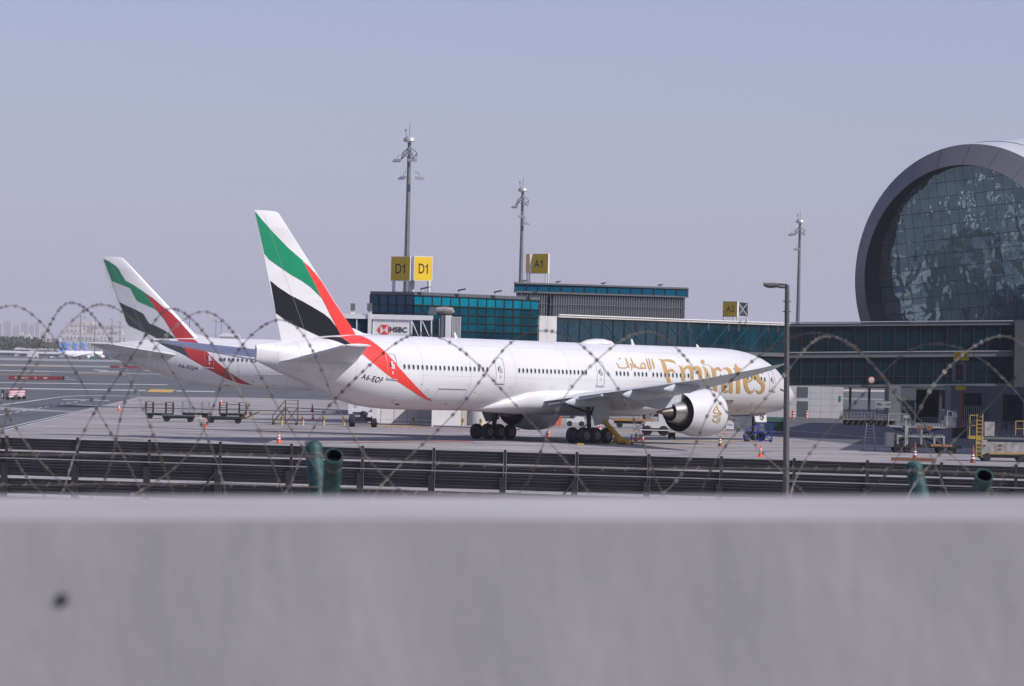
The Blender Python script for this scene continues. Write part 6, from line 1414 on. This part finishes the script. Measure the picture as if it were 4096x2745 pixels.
for x0, x1, s_, lb, m, tm_ in ((66, 106, 'RUNWAY', 'red runway sign lettered RUNWAY, near set', M_SRED, M_STXT), (108.5, 144, 'AHEAD', 'red runway sign lettered AHEAD, near set', M_SRED, M_STXT), (151, 190.5, '12R-30L', 'red runway sign lettered 12R-30L', M_SRED, M_STXT), (193.5, 223, 'CAT I', 'red runway sign lettered CAT I', M_SRED, M_STXT), (225.5, 243, 'K7', 'black runway sign lettered K7', M_SBLK, M_YPL)):
    hold_sign(x0, x1, 1521, s_, lb, m, tm_)
for x0, x1, s_, lb in ((481, 506, 'RUNWAY', 'far red runway sign lettered RUNWAY'), (508, 530, 'AHEAD', 'far red runway sign lettered AHEAD'), (534, 582, '12R-30L', 'farthest red runway sign partly behind the rear airliner')): hold_sign(x0, x1, 1474, s_, lb)
# striped marker trolleys on the taxiway
for i, px in enumerate((45, 63, 83)):
    t = thing('marker_trolley', 'red and white striped marker trolley on the taxiway, %s from the left' % ('first', 'second', 'third')[i], 'trolley', gr(px, 1600 - i), 0, 'striped marker trolleys')
    for k in range(6):
        z0, z1 = .35 + (k // 2) * .32 + (k % 2) * .22, .35 + (k // 2) * .32 + (.22, .32)[k % 2]
        MB().slab([(-.55 + z0 * .2, -.5 + z0 * .4, z0), (.55 + z0 * .0, -.5 + z0 * .4, z0), (.55, -.5 + z1 * .4, z1), (-.55 + z1 * .2, -.5 + z1 * .4, z1)], (0, 1, 0), .04).build('board_stripe', M_RED if k % 2 else M_WMET, t)
    MB().box((-.5, -.4, .25), (.5, .4, .33)).beam((.3, .4, .3), (.3, .0, 1.2), .06).build('frame', M_DARK, t)
    for x in (-.45, .45): small_wheel(t, (x, -.35, .25), .25, .12); small_wheel(t, (x, .35, .25), .25, .12)
t = thing('marker_board', 'thin dark and white marker board at the left edge of the taxiway', 'marker', gr(11, 1601)); MB().box((-.14, 0, .1), (.14, .08, 1.35)).build('board', M_DARK, t); MB().box((-.1, -.012, .4), (.02, 0, .9)).build('white_strip', M_WMET, t); MB().box((-.9, -.1, .35), (-.14, .1, .45)).box((-.3, -.2, 0), (.3, .2, .1)).build('foot', M_GALV, t)

# ------------------------------------------------------------------ far background: terminal sheds, flats, towers, trees
M_SHED = mat('pale_shed_metal', (.5, .5, .5), .6); M_SHEDW = mat('shed_wall', (.28, .28, .3), .7); M_FLAT = mat('beige_render', (.42, .38, .35), .8, 0, .08, .05); M_FLAT2 = mat('pale_render', (.5, .48, .46), .8); M_WIN = mat('far_window', (.1, .11, .14), .3)
for i, (x0, x1, yt, Y, lb) in enumerate(((-60, 60, 1404, 2740, 'long low pale shed at the left edge far away'), (30, 240, 1407, 2760, 'long low shed behind the far jets'), (58, 228, 1393, 2850, 'grey pitched shed behind the low shed far away'), (880, 1010, 1338, 1500, 'low beige block beyond the rear airliner'))):
    a, b = at(x0, yt, Y), at(x1, yt, Y); t = thing('far_shed', lb, 'building', (a.x, Y, 0), 0, 'far low sheds')
    h = max(3.0, a.z); w = b.x - a.x
    if i == 3: h = at(945, 1340, Y).z; w = 6
    MB().box((0, 0, 0), (w, 30, h - 1.2)).build('wall', M_SHEDW if i != 3 else M_FLAT, t)
    MB().add([(-.5, -1, h - 1.2), (w + .5, -1, h - 1.2), (w + .5, 31, h - 1.2), (-.5, 31, h - 1.2), (-.5, -1, h - .6), (w + .5, -1, h - .6), (w + .5, 15, h + .6), (-.5, 15, h + .6), (w + .5, 31, h - .6), (-.5, 31, h - .6)], [(3, 2, 1, 0), (0, 1, 5, 4), (4, 5, 6, 7), (7, 6, 8, 9), (2, 3, 9, 8), (1, 2, 8, 6, 5), (3, 0, 4, 7, 9)]).build('roof', M_SHED, t)
    for k in range(8 if i < 3 else 2): MB().box((w * (k + .25) / 8, -.15, .3), (w * (k + .75) / 8, -.02, (h - 1.2) * .7)).build('opening', M_WIN, t)
Yf = 7000
fb_ = thing('apartment_block', 'stepped beige apartment block beyond the far jets', 'building', (at(240, 1400, Yf).x, Yf, 0))
def flat(x0, x1, yt, dy=0, m=M_FLAT, rows_=None):
    a, b = at(x0, yt, Yf + dy), at(x1, yt, Yf + dy); h = a.z
    o_ = MB().box((a.x, Yf + dy, 0), (b.x, Yf + dy + 60, h)).build('block', m, fb_, True)
    w = b.x - a.x; nf = int(h / 4.4); nw = max(1, int(w / 7))
    for f in range(1, nf):
        for k in range(nw):
            if random.random() < .25: continue
            x = a.x + w * (k + .25) / nw; z = f * 4.4
            MB().box((x, Yf + dy - .25, z), (x + w * .45 / nw, Yf + dy - .02, z + 2.2)).build('window', M_WIN, o_, True)
        MB().box((a.x, Yf + dy - 1.2, f * 4.4 - .5), (a.x + w * random.uniform(.4, 1), Yf + dy - .03, f * 4.4 - .1)).build('balcony', M_FLAT2, o_, True)
for x0, x1, yt, dy, m in ((240, 300, 1345, 30, M_FLAT2), (248, 520, 1338, 0, M_FLAT2), (250, 300, 1326, 12, M_FLAT), (262, 330, 1308, 26, M_FLAT2), (280, 345, 1290, 40, M_FLAT), (330, 560, 1298, 50, M_FLAT), (300, 372, 1330, 6, M_FLAT), (372, 470, 1318, 14, M_FLAT2), (380, 520, 1337, 4, M_FLAT), (318, 372, 1284, 70, M_FLAT2), (455, 490, 1312, 8, M_FLAT2), (240, 560, 1364, -30, M_FLAT2)): flat(x0, x1, yt, dy, m)
for i, (x0, x1, yt, Y) in enumerate(((14, 46, 1283, 16000), (-20, 10, 1292, 16500), (52, 80, 1300, 17000), (84, 114, 1288, 16000), (118, 138, 1296, 16800), (140, 158, 1288, 16000), (160, 186, 1325, 17000), (-60, -24, 1300, 16000))):
    a, b = at(x0, yt, Y), at(x1, yt, Y); t = thing('far_tower', 'hazy residential tower on the horizon, number %s from the left' % ('three', 'two', 'four', 'five', 'six', 'seven', 'eight', 'one')[i], 'building', (a.x, Y, 0), 0, 'hazy towers on the horizon')
    w = b.x - a.x; h = a.z
    MB().box((0, 0, 0), (w, 40, h)).box((w * .3, 5, h), (w * .6, 15, h + 9)).build('tower', M_FLAT, t)
    for k in range(3): MB().box((w * (.12 + k * .3), -.4, 8), (w * (.26 + k * .3), -.05, h - 4)).build('window_strip', M_WIN, t)
for i, (x0, x1, yt, Y) in enumerate(((74, 112, 1338, 3600), (100, 122, 1345, 3500), (122, 142, 1352, 3400), (150, 178, 1358, 3300), (180, 240, 1350, 3900))):
    a, b = at(x0, yt, Y), at(x1, yt, Y); t = thing('far_house', 'small pale hazy building behind the trees, %s from the left' % ('first', 'second', 'third', 'fourth', 'fifth')[i], 'building', (a.x, Y, 0), 0, 'small hazy buildings')
    MB().box((0, 0, 0), (b.x - a.x, 15, a.z)).box((1, 3, a.z), (4, 8, a.z + 2.5)).build('wall', M_FLAT2, t)
    for k in range(3): MB().box(((b.x - a.x) * (.15 + k * .3), -.2, a.z - 3.5), ((b.x - a.x) * (.3 + k * .3), -.02, a.z - 1.5)).build('window', M_WIN, t)
# far belt of trees
M_LEAF = mat('dusty_foliage', (.035, .045, .025), .9, 0, .4, .3)
tv = MB()
for i in range(150):
    x = random.uniform(-60, 235); Y = random.uniform(2850, 3100); c = at(x, 1400, Y); hh = random.uniform(9, 15) * (1.0 if x < 150 else .8); r_ = random.uniform(5, 9)
    tv.tube([(c.x, Y, 0), (c.x + random.uniform(-.5, .5), Y, hh * .6)], [.4, .15], 5)
    for k in range(46):
        a = random.uniform(0, 6.28); q = r_ * math.sqrt(random.random()); z = hh * random.uniform(.25, 1.0)
        s_ = random.uniform(.8, 1.9); p = Vector((c.x + q * math.cos(a), Y + q * math.sin(a), z)); u_ = Vector((random.uniform(-1, 1), random.uniform(-1, 1), random.uniform(-1, 1))).normalized(); v_ = u_.orthogonal().normalized()
        tv.quad(p - u_ * s_, p + v_ * s_, p + u_ * s_, p - v_ * s_)
tv = put('tree_belt', tv.mesh('tree_belt'), M_LEAF); tv['kind'] = 'stuff'; tv['label'] = 'hazy dark belt of trees on the far side of the airfield'; tv['category'] = 'trees'
# distant airfield lamps
for i, (x, yt, Y, dbl) in enumerate(((320, 1262, 2350, 1), (378, 1269, 2250, 0), (446, 1278, 2600, 0), (478, 1288, 2700, 0), (507, 1294, 2800, 0), (756, 1272, 2600, 1), (862, 1281, 2700, 1), (883, 1284, 2750, 0))):
    b = at(x, 1400, Y); z = at(x, yt, Y).z
    t = thing('far_lamp_mast', 'thin distant lamp mast, %s from the left' % ('first', 'second', 'third', 'fourth', 'fifth', 'sixth', 'seventh', 'eighth')[i], 'light mast', (b.x, Y, 0), 0, 'distant lamp masts')
    MB().tube([(0, 0, 0), (0, 0, z)], [.35, .2], 6).build('pole', M_MAST, t)
    MB().lathe([(z - .4, .3), (z - .3, 1.0), (z + .2, .7), (z + .5, .05)], (0, 0, 0), 'Z', 10, True, True).build('dome', M_MAST, t)
    if dbl:
        hd = MB()
        for s_ in (-1, 1): hd.beam((s_ * .3, 0, z - .8), (s_ * 2.6, 0, z - 1.2), .12).box((s_ * 2.4 - .8, -.5, z - 1.6), (s_ * 2.4 + .8, .5, z - 1.2))
        hd.build('lamp_arms', M_MAST, t)
# small vehicles by the far sheds
for i, (x, w, h, m, lb) in enumerate(((206, 4.5, 1.5, M_WMET, 'small white pickup by the far jets'), (130, 7, 5, M_WMET, 'white lift truck before the far sheds'), (372, 5, 4, mat('green_truck', (.03, .2, .12)), 'small green service box truck right of the far jets'))):
    b = gr(x, 1435); b = Vector((at(x, 1435, 2350).x, 2350, 0)); t = thing('far_vehicle', lb, 'vehicle', b)
    MB().box((-w / 2, 0, .5), (w / 2, 2, h * .6)).box((-w / 4, 0, h * .6), (w / 3, 2, h)).build('body', m, t)
    for xx in (-w / 3, w / 3): small_wheel(t, (xx, 0, .5), .5, .3)

# ------------------------------------------------------------------ blast fence
M_SLAT = mat('blast_fence_steel', (.075, .075, .077), .6, .3, .15, 3, stretch=(.4, 1, 1)); M_POST = mat('fence_post_steel', (.032, .033, .036), .55, .4, .15, 3)
pxs = [-255, 28, 311, 598, 882, 1166, 1451, 1736, 2021, 2308, 2596, 2886, 3177, 3470, 3766, 4064, 4364]
tops = [at(x, 1748 + .0288 * x, 140 - (x / 4096) * 5.5) for x in pxs]
bf = thing('blast_fence', 'long dark louvred steel blast fence between the apron and the wall', 'fence', (tops[0].x, tops[0].y, 0))
slatm = {}
rows_ = [.02 + .105 * k for k in range(4)] + [.53 + .113 * k for k in range(8)] + [1.56 + .113 * k for k in range(5)]
extra = MB()
for i, p in enumerate(tops):
    MB().box((p.x - .05, p.y - .12, 0), (p.x + .05, p.y + .1, p.z + .06)).build('post', M_POST, bf, True)
    MB().box((p.x - .19, p.y - .2, 0), (p.x - .02, p.y - .13, p.z - .96)).build('post_stiffener', M_POST, bf, True)
    if i in (4, 9, 13): MB().beam((p.x - .1, p.y - .25, p.z - 1.05), (p.x - .75, p.y - .3, p.z - 1.9), .1, .08).build('brace', M_POST, bf, True)
    if i == 0: continue
    a = tops[i - 1]
    for r_ in rows_:
        q0, q1 = a - up * r_, p - up * r_; e = (q1 - q0).normalized() * .06; q0 = q0 + e; q1 = q1 - e
        mb = MB()
        pr = [(-.03, 0.0), (-.03, -.022), (-.005, -.035), (.04, -.125), (.045, -.135), (.053, -.13), (.008, -.03), (.0, -.004)]
        n_ = len(pr); mb.add([q0 + Vector((0, y, z)) for y, z in pr] + [q1 + Vector((0, y, z)) for y, z in pr], [tuple(reversed(range(n_))), tuple(range(n_, 2 * n_))] + [(k, (k + 1) % n_, n_ + (k + 1) % n_, n_ + k) for k in range(n_)])
        mb.build('slat', M_SLAT, bf, True)
# rows near the ground and the runs beyond the picture's edges, joined
step = (tops[-1] - tops[0]) / (len(tops) - 1)
runs = [(tops[0] - step * (k + 1), tops[0] - step * k, True) for k in range(9)] + [(a, b, False) for a, b in zip(tops, tops[1:])] + [(tops[-1] + step * k, tops[-1] + step * (k + 1), True) for k in range(9)]
low = [2.26 + .113 * k for k in range(3)] + [2.75 + .113 * k for k in range(6)]
for a, b, beyond in runs:
    e = (b - a).normalized() * .06
    for r_ in (rows_ + low if beyond else low):
        if b.z - r_ < .25: continue
        extra.add([a + e + Vector((0, y, z - r_)) for y, z in pr] + [b - e + Vector((0, y, z - r_)) for y, z in pr], [tuple(reversed(range(n_))), tuple(range(n_, 2 * n_))] + [(k, (k + 1) % n_, n_ + (k + 1) % n_, n_ + k) for k in range(n_)])
    if beyond: extra.box((b.x - .05, b.y - .12, 0), (b.x + .05, b.y + .1, b.z + .06))
extra.build('outer_slats', M_SLAT, bf, True)['kind'] = 'stuff'
MB().tube([t_ + Vector((0, -.18, -.80)) for t_ in tops], .022, 6).build('rail_pipe', M_GALV, bf, True)

# ------------------------------------------------------------------ near street lamp
Yl = 118
lp = thing('street_lamp', 'grey steel street lamp with one arm standing in front of the blast fence', 'street lamp', (at(3148, 1700, Yl).x, Yl, 0))
zt_ = at(3148, 1150, Yl).z; x_ = at(3148, 1700, Yl).x
M_LAMP = mat('weathered_lamp_steel', (.1, .095, .095), .55, .3, .2, 4, stretch=(1, 1, .2))
MB().tube([(x_ + .02, Yl, 0), (x_ + .01, Yl, 3.5), (x_ - .09, Yl, zt_ - .4), (x_ - .095, Yl, zt_ + .08)], [.115, .105, .075, .07], 8).build('pole', M_LAMP, lp, True)
x_ -= .093
for z in (zt_ - .45, zt_ - .78): MB().tube([(x_ - .14, Yl, z), (x_ + .14, Yl, z)], .012, 6).tube([(x_, Yl, z - .02), (x_, Yl, z + .02)], .085, 10).build('clamp', M_LAMP, lp, True)
MB().tube([(x_, Yl, zt_ + .0), (x_ - .32, Yl, zt_ + .02)], .045, 8).tube([(x_, Yl, zt_ + .09), (x_ - .35, Yl, zt_ + .1)], .03, 6).build('arm', M_LAMP, lp, True)
hd = [(-.3, .0, .1), (-.42, -.03, .12), (-.6, -.04, .115), (-.73, .0, .12), (-.77, .05, .13)]
rr = [[Vector((x_ + a, Yl + .12 * math.cos(t), zt_ + (b + c) / 2 + (c - b) / 2 * math.sin(t) + (.02 if math.sin(t) > 0 else 0))) for t in [2 * math.pi * k / 14 for k in range(14)]] for a, b, c in hd]
MB().rings(rr).build('lamp_head', mat('lamp_head_grey', (.1, .1, .1), .5), lp, True, 50)

# ------------------------------------------------------------------ razor wire, its posts and the parapet
M_RAZOR = mat('weathered_razor_wire', (.125, .115, .105), .55, .3, .4, 12)
Yw = 15.6
# stretched accordion coil: turns of alternating hand, each (where its top stands, top height, advance per turn, hand)
PXM = FPX / Yw
turns = [(-330, 1225, 1.25, 1), (-175, 1222, 1.25, -1), (61, 1225, 1.2, 1), (293, 1206, 1.28, -1), (429, 1216, 1.22, 1), (700, 1230, 1.3, -1), (826, 1250, 1.22, 1), (1112, 1285, 1.42, -1), (1712, 1332, 1.75, -1), (2165, 1322, 1.6, -1), (2600, 1330, 1.7, 1), (3270, 1335, 1.9, -1), (3330, 1340, 1.5, 1), (3755, 1371, 1.55, -1), (4010, 1350, 1.9, 1), (4330, 1360, 1.7, -1)]
rz_ = thing('razor_wire_coil', 'blurred coil of barbed razor wire running above the parapet', 'razor wire', (0, Yw, 6.6))
barbs = MB()
turns += [(-530 - 210 * k, 1225, 1.25, (-1) ** k) for k in range(14)] + [(4560 + 330 * k, 1365, 1.7, (-1) ** k) for k in range(10)]
for px_, py_, pit_, hand in turns:
    tp = at(px_, py_, Yw); rad = (tp.z - 6.56) / 2; path = []
    ph = random.uniform(0, 6)
    for k in range(73):
        th = -math.pi + 2 * math.pi * k / 72
        w_ = 1 + .12 * math.sin(2 * th + ph)
        path.append(Vector((tp.x + pit_ * th / (2 * math.pi) * w_ + .012 * math.sin(3 * th + ph), Yw + hand * rad * math.sin(th), tp.z - rad + rad * math.cos(th) + .006 * math.sin(5 * th + ph))))
    MB().tube(path, .0021, 5).build('wire_turn', M_RAZOR, rz_, True)
    acc = 0; gap_ = .04
    for i in range(len(path) - 1):
        acc += (path[i + 1] - path[i]).length
        if acc > gap_:
            acc = 0; gap_ = random.uniform(.03, .056); d = (path[i + 1] - path[i]).normalized(); s_ = d.orthogonal().normalized(); s_.rotate(Matrix.Rotation(random.uniform(0, 6.3), 3, d)); t_ = d.cross(s_)
            p = path[i]
            for q in (s_, t_): barbs.add([p - d * .005 + q * .002, p + d * .005 + q * .002, p + q * .0072 + d * .010, p + q * .0072 - d * .010, p - d * .005 - q * .002, p + d * .005 - q * .002, p - q * .0072 + d * .010, p - q * .0072 - d * .010], [(0, 1, 2, 3), (4, 5, 6, 7)])
barbs = barbs.build('barbs', M_RAZOR, rz_, True); barbs['kind'] = 'stuff'
# line wires the coil rests on
for k, (zw, yw, lb) in enumerate(((6.80, Yw - .1, 'upper straight barbed strand under the razor coil'), (6.66, Yw + .25, 'lower straight barbed strand under the razor coil'))):
    t = thing('barbed_strand', lb, 'barbed wire', (0, yw, zw), 0, 'straight barbed strands')
    wv = MB(); pts_ = [(x_i * .25 - 7, .01 * math.sin(x_i * 1.7), .012 * math.sin(x_i * .6) + .004 * random.uniform(-1, 1)) for x_i in range(57)]
    wv.tube(pts_, .0038, 5).build('wire', M_RAZOR, t)
    bb = MB()
    for q in range(138):
        x = -6.9 + q * .1; z = .012 * math.sin((x + 7) / .25 * .6)
        bb.tube([(x - .007, -.008, z - .009), (x + .007, .008, z + .009)], .0016, 4)
    bb = bb.build('barbs', M_RAZOR, t); bb['kind'] = 'stuff'
M_GPIPE = mat('chipped_green_paint', (.007, .03, .032), .6, .1, .3, 22, col2=(.022, .09, .085))
def pipe_post(label, tops_, foot):
    f = Vector(foot); t = thing('fence_post', label, 'fence post', (f.x, f.y, 3.3), 0, 'green fence posts')
    MB().tube([(f.x, f.y, 3.3), f], .038, 16).build('post', M_GPIPE, t, True, 40)
    for tp, cap in tops_:
        tp = Vector(tp); d = (tp - f).normalized()
        for q_ in (.06, .3): MB().tube([tp - d * q_, tp - d * (q_ + .006)], .0395, 18).tube([tp - d * (q_ + .003) + Vector((0, -.036, 0)), tp - d * (q_ + .003) + Vector((.004, -.05, 0))], .004, 6).build('wire_tie', M_RAZOR, t, True)
        if cap:
            a_ = MB().tube([f, tp], .038, 20).build('arm', M_GPIPE, t, True, 40)
            MB().tube([tp - d * .035, tp - d * .03, tp - d * .004, tp + d * .008, tp + d * .014], [.039, .0405, .0405, .032, .012], 20).build('cap', M_GPIPE, a_, True, 50)
        else:
            x = d.orthogonal().normalized(); y = d.cross(x); mb = MB()
            ring = lambda c, r_: [c + (x * math.cos(2 * math.pi * k / 24) + y * math.sin(2 * math.pi * k / 24)) * r_ for k in range(24)]
            mb.rings([ring(f, .038), ring(tp, .0385), ring(tp, .0335), ring(f + d * .05, .0335)], False, True).build('arm', M_GPIPE, t, True, 40)
            MB().rings([ring(f + d * .06, .033), ring(tp - d * .004, .033)], True, False).build('bore', M_DARK, t, True)
f = at(1300, 2250, 15.75)
pipe_post('green pipe fence post with a capped and an open arm left of the centre', [(at(1253, 1783, 16.1), True), (at(1336, 1822, 15.2), False)], f)
f = at(3800, 2400, 15.75)
pipe_post('green pipe fence post with a capped and an open arm at the right', [(at(3652, 1866, 16.2), True), (at(3938, 1902, 15.2), False)], f)

# parapet
M_PARA = mat('white_painted_concrete', (.325, .32, .335), .85, 0, .075, 5.0, .3, .2, detail=10, stretch=(1, 1, .55))
M_COPE = mat('coping_concrete', (.355, .342, .345), .9, 0, .12, 2.5, .15, .2, detail=8)  # top sheet, slightly lighter in tone than the wall face
d2 = 3.62; zb_ = at(2048, 1985, d2).z
d1 = (CAM_H - zb_) / ((2078 - 1432) / FPX)
rollv = Vector((1, 0, -ROLL * 0.0)).normalized()
pw = thing('parapet_wall', 'out-of-focus pale concrete parapet across the foreground', 'wall', (0, d1, 3.3))
# the parapet follows the gently rising road, so its top runs level in the picture
sl = ROLL
def pq(x, y, z): return (x, y, z + sl * x)
MB().add([pq(-16, d1, 3.3), pq(16, d1, 3.3), pq(16, d2, 3.3), pq(-16, d2, 3.3), pq(-16, d1, zb_ - .002), pq(16, d1, zb_ - .002), pq(16, d2, zb_ - .002), pq(-16, d2, zb_ - .002)], [(3, 2, 1, 0), (4, 5, 6, 7), (0, 1, 5, 4), (1, 2, 6, 5), (2, 3, 7, 6), (3, 0, 4, 7)]).build('wall_body', M_PARA, pw, True)
MB().add([pq(-16, d1 + .002, zb_ - .002), pq(16, d1 + .002, zb_ - .002), pq(16, d2 + .003, zb_ - .002), pq(-16, d2 + .003, zb_ - .002), pq(-16, d1 + .002, zb_), pq(16, d1 + .002, zb_), pq(16, d2 + .003, zb_), pq(-16, d2 + .003, zb_)], [(3, 2, 1, 0), (4, 5, 6, 7), (0, 1, 5, 4), (1, 2, 6, 5), (2, 3, 7, 6), (3, 0, 4, 7)]).build('coping', M_COPE, pw, True)
h_ = at(247, 2400, d1)
MB().lathe([(-.0015, .0055), (-.0015, .001)], (h_.x, d1, h_.z), 'Y', 16, False, True).build('drilled_hole', M_BLK, pw, True)

# ------------------------------------------------------------------ haze
hz = MB().box((-7000, -40, -1.0), (7000, 18500, 190)).build('haze', None)
hm = bpy.data.materials.new('pale_dust_haze'); hm.use_nodes = True; nt = hm.node_tree
nt.nodes.remove(nt.nodes['Principled BSDF'])
pv = nt.nodes.new('ShaderNodeVolumePrincipled'); pv.inputs['Color'].default_value = (.95, .93, .98, 1); pv.inputs['Density'].default_value = .00006; pv.inputs['Anisotropy'].default_value = .2
nt.links.new(pv.outputs['Volume'], nt.nodes['Material Output'].inputs['Volume'])
hz.data.materials.clear(); hz.data.materials.append(hm); hz['kind'] = 'stuff'; hz['label'] = 'pale dusty haze lying over the whole airfield'; hz['category'] = 'haze'
